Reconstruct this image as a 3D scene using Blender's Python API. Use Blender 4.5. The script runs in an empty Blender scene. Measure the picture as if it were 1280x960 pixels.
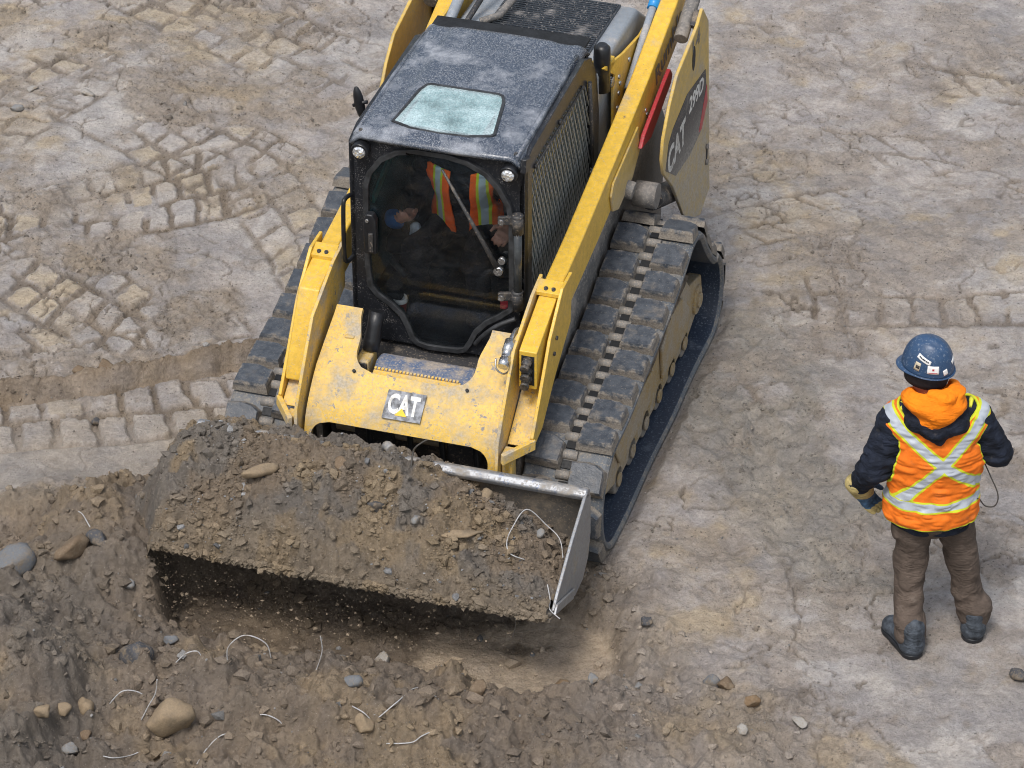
import bpy, bmesh, math, random
import numpy as np
from mathutils import Vector, Matrix
from mathutils.geometry import tessellate_polygon

# ------------------------------------------------------------------ camera, sky, sun, exposure
SC = bpy.context.scene
COL = SC.collection
PITCH, DIST = 0.5961, 20.0
cam_d = bpy.data.cameras.new("camera")
cam_d.sensor_width = 36.0
cam_d.lens = 4547.24 / 1280.0 * 36.0
cam_d.clip_end = 400.0
cam = bpy.data.objects.new("camera", cam_d)
COL.objects.link(cam)
cam.location = (0.0, -DIST * math.cos(PITCH), DIST * math.sin(PITCH))
cam.rotation_euler = (math.pi / 2 - PITCH, 0, 0)
SC.camera = cam

SUN_EL, SUN_AZ = math.radians(62), math.radians(205)      # azimuth: direction the light comes from, clockwise from +Y
world = bpy.data.worlds.new("World")
SC.world = world
world.use_nodes = True
wn = world.node_tree
wn.nodes.clear()
w_out = wn.nodes.new("ShaderNodeOutputWorld")
w_bg = wn.nodes.new("ShaderNodeBackground")
w_sky = wn.nodes.new("ShaderNodeTexSky")
w_sky.sky_type = 'NISHITA'
w_sky.sun_disc = False
w_sky.sun_elevation = SUN_EL
w_sky.sun_rotation = SUN_AZ
w_sky.air_density = 1.6
w_sky.dust_density = 4.0
w_hs = wn.nodes.new("ShaderNodeHueSaturation")             # cloud cover: paler than a clear sky
w_hs.inputs['Saturation'].default_value = 0.62
wn.links.new(w_sky.outputs[0], w_hs.inputs['Color'])
wn.links.new(w_hs.outputs[0], w_bg.inputs['Color'])
w_bg.inputs['Strength'].default_value = 0.112
wn.links.new(w_bg.outputs[0], w_out.inputs[0])
sun_d = bpy.data.lights.new("sun", 'SUN')
sun_d.energy = 1.5
sun_d.angle = math.radians(14)
sun_d.color = (1.0, 0.97, 0.93)
sun = bpy.data.objects.new("sun", sun_d)
COL.objects.link(sun)
sdir = Vector((math.sin(SUN_AZ) * math.cos(SUN_EL), math.cos(SUN_AZ) * math.cos(SUN_EL), math.sin(SUN_EL)))
sun.rotation_euler = sdir.to_track_quat('Z', 'Y').to_euler()
SC.view_settings.view_transform = 'Standard'
SC.view_settings.look = 'None'
SC.view_settings.gamma = 1.0
SC.view_settings.use_curve_mapping = False
SC.view_settings.exposure = 0.43
SC.render.engine = 'CYCLES'
SC.cycles.filter_width = 1.05

# ------------------------------------------------------------------ numeric helpers
RNG = np.random.RandomState(7)
random.seed(7)
_LAT = np.random.RandomState(11).rand(256, 256).astype(np.float32)
_LAT3 = np.random.RandomState(12).rand(64, 64, 64).astype(np.float32)

def sst(a, b, x):
    t = np.clip((x - a) / (b - a), 0, 1)
    return t * t * (3 - 2 * t)

def vnoise(x, y):
    xi = np.floor(x).astype(np.int64); yi = np.floor(y).astype(np.int64)
    fx = x - xi; fy = y - yi
    fx = fx * fx * fx * (fx * (fx * 6 - 15) + 10); fy = fy * fy * fy * (fy * (fy * 6 - 15) + 10)
    x0 = xi & 255; x1 = (xi + 1) & 255; y0 = yi & 255; y1 = (yi + 1) & 255
    a = _LAT[x0, y0]; b = _LAT[x1, y0]; c = _LAT[x0, y1]; d = _LAT[x1, y1]
    return (a + (b - a) * fx) * (1 - fy) + (c + (d - c) * fx) * fy

def fbm(x, y, s, o=4, seed=0, g=0.5):
    r = 0.0; a = 1.0; t = 0.0
    cs, sn = math.cos(0.6), math.sin(0.6)
    x = np.asarray(x, float) * s + seed * 17.37; y = np.asarray(y, float) * s + seed * 9.11
    for _ in range(o):
        r = r + a * vnoise(x, y); t += a; a *= g
        x, y = (x * cs - y * sn) * 2.03 + 3.1, (x * sn + y * cs) * 2.03 + 1.7
    return r / t

def noise3(P, s, seed=0):
    p = P * s + seed * 7.31
    i = np.floor(p).astype(np.int64); f = p - i
    f = f * f * (3 - 2 * f)
    r = 0.0
    for dx in (0, 1):
        wx = f[..., 0] if dx else 1 - f[..., 0]
        for dy in (0, 1):
            wy = f[..., 1] if dy else 1 - f[..., 1]
            for dz in (0, 1):
                wz = f[..., 2] if dz else 1 - f[..., 2]
                r = r + wx * wy * wz * _LAT3[(i[..., 0] + dx) & 63, (i[..., 1] + dy) & 63, (i[..., 2] + dz) & 63]
    return r

YAW, MX, MY = 0.2973, -0.0554, 0.1165
def m2w(F, S):                                              # loader frame (forward, sideways) to world x, y
    return MX - F * math.sin(YAW) + S * math.cos(YAW), MY - F * math.cos(YAW) - S * math.sin(YAW)

def caps(x, y, a, b):
    ax, ay = a; bx, by = b
    dx, dy = bx - ax, by - ay
    t = np.clip(((x - ax) * dx + (y - ay) * dy) / (dx * dx + dy * dy), 0, 1)
    return np.hypot(x - ax - t * dx, y - ay - t * dy)

# tread prints left in the mud: start, end, width, columns, pitch, groove, slant, stagger, depth, strength, bow
PRINTS = [
    ((-3.3, -0.47), (-1.20, -0.20), 0.54, 2, 0.205, 0.029, 0.10, 0.35, 0.040, 1.0, 0.02),
    ((-3.1, 3.75), (-1.45, 2.15), 0.80, 4, 0.200, 0.029, 0.10, 0.0, 0.024, 0.80, 0.0),
    ((-3.5, 1.38), (-1.55, 2.26), 0.74, 3, 0.180, 0.029, -0.25, 0.5, 0.026, 0.95, 0.0),
    ((-3.2, 1.52), (-1.75, 0.16), 0.66, 3, 0.195, 0.029, 0.25, 0.0, 0.026, 0.9, 0.05),
    ((-3.3, 0.12), (-1.45, 0.78), 0.52, 2, 0.200, 0.029, 0.25, 0.5, 0.024, 0.75, 0.0),
    ((1.15, 0.90), (3.40, 0.92), 0.62, 2, 0.180, 0.024, 0.0, 0.0, 0.024, 0.79, -0.03),
    ((1.10, 1.48), (3.20, 2.20), 0.46, 2, 0.240, 0.022, 0.6, 0.5, 0.024, 0.8, 0.08),
    ((1.25, 2.75), (2.9, 2.35), 0.50, 2, 0.26, 0.020, 0.9, 0.5, 0.016, 0.55, 0.0),
    ((1.00, 0.55), (1.95, -1.85), 0.95, 4, 0.23, 0.032, 0.3, 0.4, 0.020, 0.55, 0.05),
    ((1.60, 0.50), (3.30, -0.20), 0.70, 3, 0.24, 0.029, 0.2, 0.5, 0.014, 0.45, 0.0),
    ((-2.6, 4.9), (-0.90, 3.30), 0.75, 3, 0.23, 0.029, 0.2, 0.5, 0.022, 0.65, 0.0),
    ((-1.9, 4.7), (-0.6, 2.60), 0.50, 2, 0.21, 0.032, 0.3, 0.5, 0.020, 0.6, 0.0),
    ((1.3, 3.9), (3.6, 3.2), 0.60, 2, 0.30, 0.03, 1.0, 0.5, 0.016, 0.5, 0.1),
    ((-3.3, 2.55), (-1.9, 4.6), 0.55, 2, 0.22, 0.027, 0.2, 0.5, 0.022, 0.7, 0.0),
    ((-1.6, 2.4), (-0.9, 0.6), 0.45, 2, 0.20, 0.024, 0.3, 0.5, 0.018, 0.6, 0.0),
    ((2.1, -1.2), (3.4, 0.9), 0.60, 2, 0.30, 0.03, 0.7, 0.5, 0.013, 0.45, 0.0),
]

def soil_line(x):                                           # loose earth lies on the camera's side of this line
    return np.interp(x, [-4, -2.8, -2.2, -1.7, -1.2, -0.4, 0.3, 0.55, 0.9, 1.3, 1.8, 2.6, 4],
                     [-0.92, -0.92, -0.84, -0.62, -0.8, -1.0, -1.05, -1.15, -1.7, -2.15, -2.75, -3.25, -3.7])

def ground_fields(x, y):
    """height and surface attributes of the site at world x, y"""
    x = np.asarray(x, float); y = np.asarray(y, float)
    wx = x + 0.035 * (fbm(x, y, 4.5, 3, 1) - .5) * 2; wy = y + 0.035 * (fbm(x, y, 4.5, 3, 2) - .5) * 2
    base = (fbm(x, y, 0.55, 3, 3) - .5) * 0.10 + (fbm(x, y, 2.6, 4, 4) - .5) * 0.045
    line = soil_line(wx) + 0.35 * (fbm(x, y, 2.2, 4, 5) - .5)
    lr = sst(.1, 1.0, x)
    ll = sst(-1.5, -2.1, x)
    loose = sst(-0.02, 0.22 + 1.1 * lr + .35 * ll, line - y + .55 * lr * (fbm(x, y, 3.2, 4, 6) - .5)) * (1 - .35 * lr)
    groove = np.zeros_like(x); pad = np.zeros_like(x); ptan = np.zeros_like(x); dz = np.zeros_like(x)
    for k, (p0, p1, wd, cols, pitch, gw, slant, stag, depth, stren, bow) in enumerate(PRINTS):
        dx, dy = p1[0] - p0[0], p1[1] - p0[1]; L = math.hypot(dx, dy); dx /= L; dy /= L
        u = (wx - p0[0]) * dx + (wy - p0[1]) * dy
        v = -(wx - p0[0]) * dy + (wy - p0[1]) * dx
        t = u / L
        v = v - bow * 4 * t * (1 - t)
        m = sst(-0.02, 0.08, t) * sst(1.02, 0.92, t) * sst(wd / 2 + .04, wd / 2 - .01, np.abs(v))
        m = m * sst(0.30, 0.42, fbm(x, y, 1.5, 3, 20 + k) + 0.30 * (stren - .42)) * (.35 + .65 * stren)
        cv = (v / wd + .5) * cols; ci = np.clip(np.floor(cv), 0, cols - 1)
        cu = (u + slant * v) / pitch + .55 * (fbm(x, y, 1.6, 2, 260 + k) - .5) + stag * (ci % 2) + 0.13 * np.sin(ci * 5.1 + k)
        du = np.abs(cu - np.round(cu)) * pitch
        dv = np.minimum(cv - ci, ci + 1 - cv) * wd / cols
        d = np.minimum(du, dv) + 0.024 * (fbm(x, y, 20, 3, 40 + k, .6) - .5)
        d = np.where((du < .035) & (dv < .035), d - 0.3 * np.clip(.035 - np.maximum(du, dv), 0, 1), d)
        one = sst(0.28, 0.50, fbm(x, y, 5.0, 2, 60 + k) + .14)          # some joints are trodden away
        sp_ = sst(.47, .57, fbm(x, y, 2.6, 3, 160 + k) + (.085 if stren > .74 else .045)) if stren < .81 and p0[0] > 0 else sst(.20, .30, fbm(x, y, 2.2, 3, 160 + k))
        g = sst(gw * .95, gw * .55, d) * m * one * sp_
        dz = dz - depth * .72 * g
        groove = np.maximum(groove, g); pm = m * sst(gw * .9, gw * 1.1, d)
        hsh = np.abs(np.sin(np.floor(cu) * 12.9898 + ci * 78.233 + k * 37.7) * 43758.5453) % 1.0
        ptan = np.where(pm > pad, hsh, ptan); pad = np.maximum(pad, pm)
    keep = 1 - loose
    cover = sst(0.545, 0.62, fbm(x, y, 1.3, 4, 9) + .10 * (fbm(x, y, 7, 3, 209) - .5)) * .85 * sst(.25, .55, np.abs(y + .36) + sst(-1.2, -.8, x))
    dz = dz * (1 - cover); groove = groove * (1 - cover * .8); pad = pad * (1 - cover)
    dz = dz * keep; groove = groove * keep; pad = pad * keep
    # ridge of earth pushed up along the wheel rut at the left, with the rut beside it
    ry = np.interp(x, [-3.4, -2.8, -2.3, -1.35, -1.1], [-0.16, -0.09, 0.00, 0.27, 0.3])
    rm = sst(-1.0, -1.3, x)
    rn = 0.6 + 0.9 * fbm(x, y, 7, 3, 8)
    ridge = np.exp(-((wy - ry - .02) / 0.050) ** 2) * rm
    rut = np.exp(-((wy - ry + .075) / 0.036) ** 2) * rm
    dz = dz + 0.085 * ridge * rn - 0.050 * rut
    churn = np.maximum(ridge * .9, rut * .8)
    # broad churned patches without prints
    ch2 = sst(0.54, 0.66, fbm(x, y, 1.3, 4, 9)) * sst(1.6, -0.6, x) * keep * sst(.25, .55, np.abs(y + .36) + sst(-1.2, -.8, x))
    ch3 = sst(0.57, 0.68, fbm(x, y, 1.9, 4, 10)) * keep * .6
    churn = np.maximum(churn, np.maximum(ch2, ch3) * (.35 + .65 * sst(.40, .56, fbm(x, y, 6.5, 4, 109, .6))))
    rough = fbm(x, y, 9, 5, 11, .6) - .5
    fine = fbm(x, y, 34, 3, 12, .6) - .5
    crack = np.abs(fbm(x, y, 3.2, 4, 13) - .5)
    crackm = sst(0.016, 0.004, crack) * sst(.46, .56, fbm(x, y, 1.1, 2, 14)) * keep
    crackm = np.maximum(crackm, sst(0.020, 0.006, np.abs(fbm(x * 1.0, y * .8, 4.6, 3, 113) - .5)) * sst(.58, .66, fbm(x, y, 2.4, 3, 114)) * .7 * keep)
    olive = sst(.70, .25, caps(wx, wy, (1.15, .25), (1.75, -1.45))) * sst(.36, .50, fbm(x, y, 2.4, 4, 115, .6)) * keep
    scuff = sst(.52, .62, fbm(x * .8, y * 1.3, 2.6, 5, 116, .6)) * keep * sst(.2, .9, x)
    # spoil heaps and the scrape in front of the bucket
    h = np.zeros_like(x)
    h = h + 0.22 * sst(0.75, 0.0, caps(wx, wy, (-2.15, -2.72), (-0.75, -3.05)))
    h = h + 0.10 * sst(0.55, 0.0, caps(wx, wy, (-0.4, -2.95), (0.35, -3.0)))
    h = h + 0.13 * sst(0.60, 0.0, caps(wx, wy, (-2.35, -1.35), (-1.95, -2.1)))
    h = h + 0.27 * sst(0.60, 0.0, caps(wx, wy, m2w(2.05, -1.30), m2w(2.35, -1.30)))
    bank = sst(-1.98, -2.48, wx + 0.10 * (wy + 2.6) + .35 * (fbm(x, y, 2.5, 3, 19) - .5)) * sst(-1.55, -2.1, wy)
    h = h + 0.26 * bank * (0.85 + .4 * fbm(x, y, 1.6, 2, 15))
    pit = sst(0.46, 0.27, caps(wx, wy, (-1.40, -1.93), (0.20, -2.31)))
    h = h * (1 - pit) - 0.14 * pit
    under = sst(.75, .45, caps(wx, wy, (-1.2, -1.5), (0.0, -1.85)))
    h = h - 0.05 * under * (1 - pit)
    wet = sst(0.34, 0.22, caps(wx, wy, (-0.20, -2.34), (0.24, -2.26))) * sst(.24, .36, fbm(x, y, 4, 3, 16) + .12)
    puddle = sst(0.44, 0.2, caps(wx, wy, (-2.95, -0.80), (-1.85, -0.66))) * sst(.36, .5, fbm(x, y, 2.2, 2, 17) + .15) * (1 - loose * .8)
    face = bank * (1 - bank) * 4 * sst(-1.8, -2.1, wy)
    smooth = np.clip(np.maximum(wet, puddle), 0, 1)
    amp = 0.020 + 0.055 * loose * (1 - .65 * pit) + 0.03 * churn + .06 * np.clip(ridge, 0, 1)
    lump = (np.clip(fbm(x, y, 5.5, 3, 18) - .45, 0, 1) * 0.30 + (.5 - np.abs(fbm(x, y, 11, 3, 118) - .5) * 4) * .030 + (.5 - np.abs(fbm(x, y, 26, 3, 119) - .5) * 4) * .014) * loose * (1 - .8 * pit)
    z = base * (1 - .5 * smooth) + dz + h + (rough * amp * (1 - .6 * pad) + fine * (0.011 + .022 * np.maximum(loose, churn))) * (1 - .85 * smooth) + lump - 0.018 * crackm + (.5 - np.abs(fbm(x, y, 6.5, 3, 117) - .5) * 4) * .030 * np.maximum(olive, .6 * scuff)
    # the two crawler belts have pressed their own beds
    X = x - MX; Y = y - MY
    Fm = -X * math.sin(YAW) - Y * math.cos(YAW); Sm = X * math.cos(YAW) - Y * math.sin(YAW)
    bed = sst(-1.1, -0.85, Fm) * sst(1.75, 1.55, Fm) * sst(0.30, 0.22, np.abs(np.abs(Sm) - 0.805))
    z = z * (1 - bed) - 0.02 * bed
    # where the men's boots stand
    st = np.maximum(sst(.30, .18, np.hypot(x - 1.94, y + 2.31)), sst(.30, .18, np.hypot(x - 2.31, y + 2.18)))
    z = z * (1 - st) + st * z * .25
    return dict(z=z, olive=olive, scuff=scuff, ridge=np.clip(ridge + .8 * rut, 0, 1), loose=loose, ptan=ptan, groove=groove, pad=pad, churn=np.clip(churn, 0, 1), wet=wet, puddle=puddle, pit=pit, face=np.clip(face, 0, 1), crack=crackm, bed=bed)

def ground_z(x, y):
    return float(ground_fields(np.array([x]), np.array([y]))['z'][0])

# ------------------------------------------------------------------ materials
MATS = {}
class NT:
    """small wrapper to write node trees"""
    def __init__(s, name):
        s.m = bpy.data.materials.new(name); s.m.use_nodes = True
        s.t = s.m.node_tree; s.t.nodes.clear()
        s.out = s.t.nodes.new("ShaderNodeOutputMaterial")
        s.p = s.t.nodes.new("ShaderNodeBsdfPrincipled")
        s.t.links.new(s.p.outputs[0], s.out.inputs[0])
        MATS[name] = s.m
    def n(s, typ, **kw):
        nd = s.t.nodes.new(typ)
        for k, v in kw.items():
            if k in nd.inputs.keys(): s.set(nd.inputs[k], v)
            else: setattr(nd, k, v)
        return nd
    def set(s, sock, v):
        if hasattr(v, 'is_linked') or isinstance(v, bpy.types.NodeSocket): s.t.links.new(v, sock)
        elif isinstance(v, tuple) and len(v) == 3 and sock.type == 'RGBA': sock.default_value = (*v, 1)
        else: sock.default_value = v
    def inp(s, **kw):
        for k, v in kw.items(): s.set(s.p.inputs[k.replace('_', ' ')], v)
    def coord(s, kind='Object'):
        return s.n("ShaderNodeTexCoord").outputs[kind]
    def noise(s, vec, scale, detail=4, rough=.55, dist=0):
        nd = s.n("ShaderNodeTexNoise", Scale=scale, Detail=detail, Roughness=rough, Distortion=dist)
        s.t.links.new(vec, nd.inputs['Vector']); return nd.outputs['Fac']
    def ramp(s, fac, lo, hi, a=0.0, b=1.0):
        nd = s.n("ShaderNodeMapRange", interpolation_type='SMOOTHSTEP')
        s.set(nd.inputs[0], fac)
        for i, v in enumerate((lo, hi, a, b)): nd.inputs[i + 1].default_value = v
        return nd.outputs[0]
    def math(s, op, a, b=0.0):
        nd = s.n("ShaderNodeMath", operation=op); s.set(nd.inputs[0], a); s.set(nd.inputs[1], b); return nd.outputs[0]
    def mix(s, fac, a, b, mode='MIX'):
        nd = s.n("ShaderNodeMix", data_type='RGBA', blend_type=mode)
        s.set(nd.inputs[0], fac); s.set(nd.inputs[6], a); s.set(nd.inputs[7], b); return nd.outputs[2]
    def attr(s, name, out='Fac'):
        return s.n("ShaderNodeAttribute", attribute_name=name).outputs[out]
    def bump(s, h, strength=.3, dist=.01, prev=None):
        nd = s.n("ShaderNodeBump", Strength=strength, Distance=dist); s.set(nd.inputs['Height'], h)
        if prev is not None: s.t.links.new(prev, nd.inputs['Normal'])
        return nd.outputs[0]
    def sep(s, vec):
        nd = s.n("ShaderNodeSeparateXYZ"); s.t.links.new(vec, nd.inputs[0]); return nd.outputs

def simple(name, col, rough=.6, metal=0.0, var=.25, scale=12, bump=.15, bscale=60, spec=.5):
    k = NT(name); co = k.coord()
    n1 = k.noise(co, scale, 5); n2 = k.noise(co, bscale, 3)
    dark = tuple(c * (1 - var) for c in col); lite = tuple(min(1, c * (1 + var)) for c in col)
    k.inp(Base_Color=k.mix(k.ramp(n1, .3, .7), dark, lite), Roughness=k.ramp(n2, .2, .8, rough - .12, min(1, rough + .12)), Metallic=metal, Specular_IOR_Level=spec)
    if bump: k.inp(Normal=k.bump(n2, bump, .004))
    return k.m

def dirty(name, col, dirt=(.30, .245, .18), amount=.5, rough=.45, metal=0.0, chips=None, chip_amt=.62, scale=5, streak=0, speck=0.0, speck_col=(.5, .5, .5), spec=.5, zlow=None, fine=90):
    """paint or rubber under dried mud: broad mud, fine splashes, scuffs and chips"""
    k = NT(name); co = k.coord()
    vec = co
    if streak:
        mp = k.n("ShaderNodeMapping"); k.t.links.new(co, mp.inputs[0]); mp.inputs['Scale'].default_value = (1, 1, 1 / streak); vec = mp.outputs[0]
    n1 = k.noise(vec, scale, 6, .65); n2 = k.noise(co, fine, 3, .6); n3 = k.noise(co, scale * 6, 4, .7)
    big = k.ramp(n1, .72 - amount * .42, .86 - amount * .30)
    spl = k.ramp(n2, .62 - amount * .14, .70 - amount * .10)
    fac = k.math('MAXIMUM', k.math('MULTIPLY', big, k.ramp(n3, .25, .6, .45, .95)), k.math('MULTIPLY', spl, .35 + .4 * amount))
    if zlow:
        z = k.sep(co)[2]
        low = k.math('MULTIPLY', k.ramp(z, zlow[1], zlow[0]), k.ramp(n3, .25, .6, .35, 1.0))
        fac = k.math('MAXIMUM', fac, k.math('MULTIPLY', low, .85))
    fac = k.math('MINIMUM', fac, .93)
    base = k.mix(k.ramp(n3, .3, .7), tuple(c * .86 for c in col), tuple(min(1, c * 1.08) for c in col))
    if chips:
        n4 = k.noise(co, scale * 3.1, 8, .75)
        base = k.mix(k.ramp(n4, chip_amt, chip_amt + .03), base, chips)
    mud = k.mix(k.ramp(n2, .3, .7), tuple(c * .8 for c in dirt), tuple(c * 1.15 for c in dirt))
    c2 = k.mix(fac, base, mud)
    if speck:
        v = k.n("ShaderNodeTexVoronoi", Scale=150); k.t.links.new(co, v.inputs['Vector'])
        sp = k.math('MULTIPLY', k.ramp(v.outputs['Distance'], .34, .22), k.ramp(k.noise(co, 9, 5, .7), .60 - .3 * speck, .75 - .3 * speck))
        c2 = k.mix(k.math('MULTIPLY', sp, .8), c2, speck_col)
    k.inp(Base_Color=c2, Roughness=k.ramp(fac, 0, .8, rough, .9), Metallic=k.ramp(fac, 0, .5, metal, 0) if metal else 0.0, Specular_IOR_Level=spec)
    k.inp(Normal=k.bump(k.math('ADD', k.math('MULTIPLY', fac, .8), k.math('MULTIPLY', n2, .4)), .35, .004))
    return k.m

MUD = (.27, .222, .172)
YEL = (.71, .45, .055)
dirty('yellow_paint', YEL, (.40, .33, .23), .40, .38, chips=(.16, .12, .09), chip_amt=.66, scale=4)
dirty('yellow_paint_worn', (.69, .45, .090), (.40, .36, .30), .68, .5, chips=(.20, .19, .19), chip_amt=.585, scale=6)
dirty('yellow_panel', (.57, .39, .09), (.37, .345, .315), .55, .5, chips=(.12, .1, .08), chip_amt=.68, scale=3.2, zlow=(1.08, 1.46))
dirty('cab_black', (.014, .016, .021), (.22, .21, .20), .16, .32, scale=6, speck=.40, speck_col=(.34, .33, .33))
dirty('roof_black', (.058, .074, .105), (.29, .31, .35), .56, .26, scale=4.5, speck=.9, speck_col=(.40, .41, .43), fine=120)
dirty('hood_black', (.022, .027, .036), (.34, .32, .31), .42, .4, scale=7, streak=.25)
dirty('hood_grey', (.27, .30, .34), (.40, .38, .36), .5, .4, scale=5)
dirty('chassis_grey', (.12, .118, .118), (.29, .26, .23), .80, .55, scale=5, fine=70)
dirty('dark_steel', (.035, .035, .038), MUD, .40, .5, scale=8)
dirty('belt_rubber', (.10, .112, .128), (.30, .262, .215), .55, .6, scale=9)
dirty('belt_inner', (.030, .043, .070), (.17, .20, .245), .40, .42, scale=5, streak=4)
dirty('frame_mud', (.36, .25, .10), (.36, .315, .255), .92, .7, scale=6)
dirty('wheel_mud', (.20, .19, .18), (.34, .29, .235), .7, .6, scale=9)
dirty('bucket_steel', (.26, .27, .29), (.30, .255, .20), .56, .42, metal=.45, scale=6, chips=(.13, .16, .24), chip_amt=.60)
dirty('edge_mud', (.16, .14, .12), (.20, .158, .112), .75, .8, scale=9)
dirty('bucket_inside', (.10, .09, .08), (.22, .175, .125), .6, .55, scale=5)
dirty('red_paint', (.42, .035, .045), (.36, .26, .24), .35, .45, scale=8, chips=(.4, .3, .2), chip_amt=.68)
dirty('chrome', (.55, .56, .58), (.35, .31, .27), .25, .22, metal=.9, scale=20)
simple('rubber_seal', (.030, .032, .036), .55, var=.5, scale=20)
simple('plastic_black', (.012, .013, .016), .38, var=.4)
simple('interior_dark', (.010, .011, .013), .7, var=.5)
simple('seat_fabric', (.016, .017, .020), .85, var=.4)
simple('decal_black', (.020, .022, .028), .45, var=.5, scale=30)
dirty('decal_dark', (.018, .020, .026), (.35, .325, .295), .46, .5, scale=7, zlow=(1.0, 1.32))
dirty('decal_white', (.72, .72, .70), (.42, .39, .36), .50, .5, scale=16)
dirty('decal_grey', (.12, .12, .125), (.40, .33, .2), .40, .5, scale=14)
dirty('decal_grey2', (.62, .62, .60), (.30, .27, .235), .62, .6, scale=18)
simple('decal_yellow', (.80, .50, .01), .45, var=.1)
simple('decal_plate', (.42, .43, .46), .5, var=.5, scale=40)
simple('paper_white', (.78, .78, .78), .6, var=.08)
simple('cup_red', (.30, .05, .03), .5)
simple('blue_plastic', (.02, .25, .60), .35, var=.15)
simple('blue_cloth', (.025, .085, .21), .8, var=.3)
simple('teal_bar', (.03, .12, .105), .4, var=.3)
simple('skin', (.46, .23, .17), .5, var=.15, scale=30)
simple('hair_dark', (.015, .011, .009), .7)
dirty('wire_grey', (.46, .46, .47), (.25, .21, .16), .5, .5, scale=14)
simple('wire_dark', (.05, .045, .04), .6)
simple('dark_knit', (.012, .012, .016), .9)
simple('sticker_red', (.45, .03, .05), .5)
simple('sticker_tan', (.46, .40, .30), .5)

dirty('hat_blue', (.030, .070, .150), (.26, .30, .36), .30, .38, scale=7)
simple('glossy_tube', (.05, .055, .06), .18, var=.3)
dirty('guard_steel', (.24, .255, .26), (.40, .40, .39), .4, .4, scale=10)
dirty('step_mud', (.085, .125, .215), (.37, .315, .25), .74, .55, scale=11)
simple('badge_worn', (.20, .21, .235), .5, var=.75, scale=28)
simple('lime_tab', (.60, .60, .05), .6, var=.3)
simple('blue_rag', (.03, .13, .36), .85, var=.3)
simple('glove_pale', (.36, .42, .50), .8, var=.5, scale=20)

def lens_mat():
    k = NT('lamp_lens'); k.inp(Base_Color=(.85, .87, .9), Roughness=.12, Metallic=.7)
    v = k.n("ShaderNodeTexVoronoi", Scale=60); k.t.links.new(k.coord(), v.inputs['Vector'])
    k.inp(Normal=k.bump(v.outputs['Distance'], .8, .01))
lens_mat()

def glass_mat(name, tint, film, film_amt, gloss_rough=.03, speck=True):
    """thin pane: lets light through with a tint, mirrors by Fresnel, carries a diffuse film of dust, drops and painted reflection"""
    k = NT(name); co = k.coord()
    tr = k.n("ShaderNodeBsdfTransparent", Color=(*tint, 1)); gl = k.n("ShaderNodeBsdfGlossy", Roughness=gloss_rough)
    fr = k.n("ShaderNodeFresnel", IOR=1.5 if 'door' not in name else 1.36)
    s1 = k.n("ShaderNodeMixShader"); k.t.links.new(k.math('MULTIPLY', fr.outputs[0], 1.1), s1.inputs[0]); k.t.links.new(tr.outputs[0], s1.inputs[1]); k.t.links.new(gl.outputs[0], s1.inputs[2])
    di = k.n("ShaderNodeBsdfDiffuse", Color=(*film, 1))
    n1 = k.noise(co, 6, 6, .7); n2 = k.noise(co, 110, 3, .6)
    f = k.math('MULTIPLY', k.ramp(n1, .25, .8, film_amt * .25, film_amt * 1.6), k.ramp(n2, .3, .7, .55, 1.3))
    if speck:
        v = k.n("ShaderNodeTexVoronoi", Scale=75); k.t.links.new(co, v.inputs['Vector'])
        f = k.math('ADD', f, k.math('MULTIPLY', k.ramp(v.outputs['Distance'], .17, .10), k.ramp(k.noise(co, 13, 3), .54, .66, 0, .26)))
    f = k.math('MINIMUM', f, .95)
    s2 = k.n("ShaderNodeMixShader"); k.t.links.new(f, s2.inputs[0]); k.t.links.new(s1.outputs[0], s2.inputs[1]); k.t.links.new(di.outputs[0], s2.inputs[2])
    k.t.links.new(s2.outputs[0], k.out.inputs[0])
glass_mat('door_glass', (.94, .96, .97), (.30, .34, .40), .016)  # bluish film colour paints a reflected haze on the pane
glass_mat('side_glass', (.70, .84, .84), (.20, .32, .33), .20, .05, False)  # teal film colour paints the reflection in the pane
glass_mat('skylight_glass', (.72, .90, .92), (.66, .80, .83), .46, .10, False)  # pale cyan film: wet dust plus painted sky reflection

def soil_mat():
    k = NT('site_soil'); co = k.coord()
    col = k.attr('Col', 'Color'); wet = k.attr('wet')
    n1 = k.noise(co, 11, 10, .74); n2 = k.noise(co, 120, 4, .65); n3 = k.noise(co, 4, 8, .66); n4 = k.noise(co, 48, 5, .7)
    c = k.mix(1.0, col, k.mix(k.ramp(n1, .28, .72), (.80, .79, .78), (1.13, 1.13, 1.13)), 'MULTIPLY')
    c = k.mix(1.0, c, k.mix(k.ramp(n3, .3, .7), (.84, .85, .88), (1.14, 1.12, 1.08)), 'MULTIPLY')
    c = k.mix(1.0, c, k.mix(k.ramp(n4, .30, .70), (.84, .83, .82), (1.12, 1.12, 1.12)), 'MULTIPLY')
    c = k.mix(k.ramp(n2, .60, .68, 0, .55), c, (.095, .08, .065))
    c = k.mix(k.ramp(n2, .38, .30, 0, .42), c, (.56, .52, .48))
    k.inp(Base_Color=c, Roughness=k.ramp(wet, 0, 1, .66, .26), Specular_IOR_Level=.5)
    b = k.bump(n1, .65, .035); b = k.bump(n4, .8, .016, b); b = k.bump(n2, .5, .005, b)
    k.inp(Normal=b)
soil_mat()
def clod_mat():
    k = NT('clod_soil'); co = k.coord()
    col = k.attr('Col', 'Color'); n2 = k.noise(co, 150, 3, .6)
    k.inp(Base_Color=k.mix(1.0, col, k.mix(k.ramp(n2, .3, .7), (.75, .75, .75), (1.2, 1.2, 1.2)), 'MULTIPLY'), Roughness=.85, Specular_IOR_Level=.3)
    k.inp(Normal=k.bump(n2, .6, .006))
clod_mat()
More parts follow.
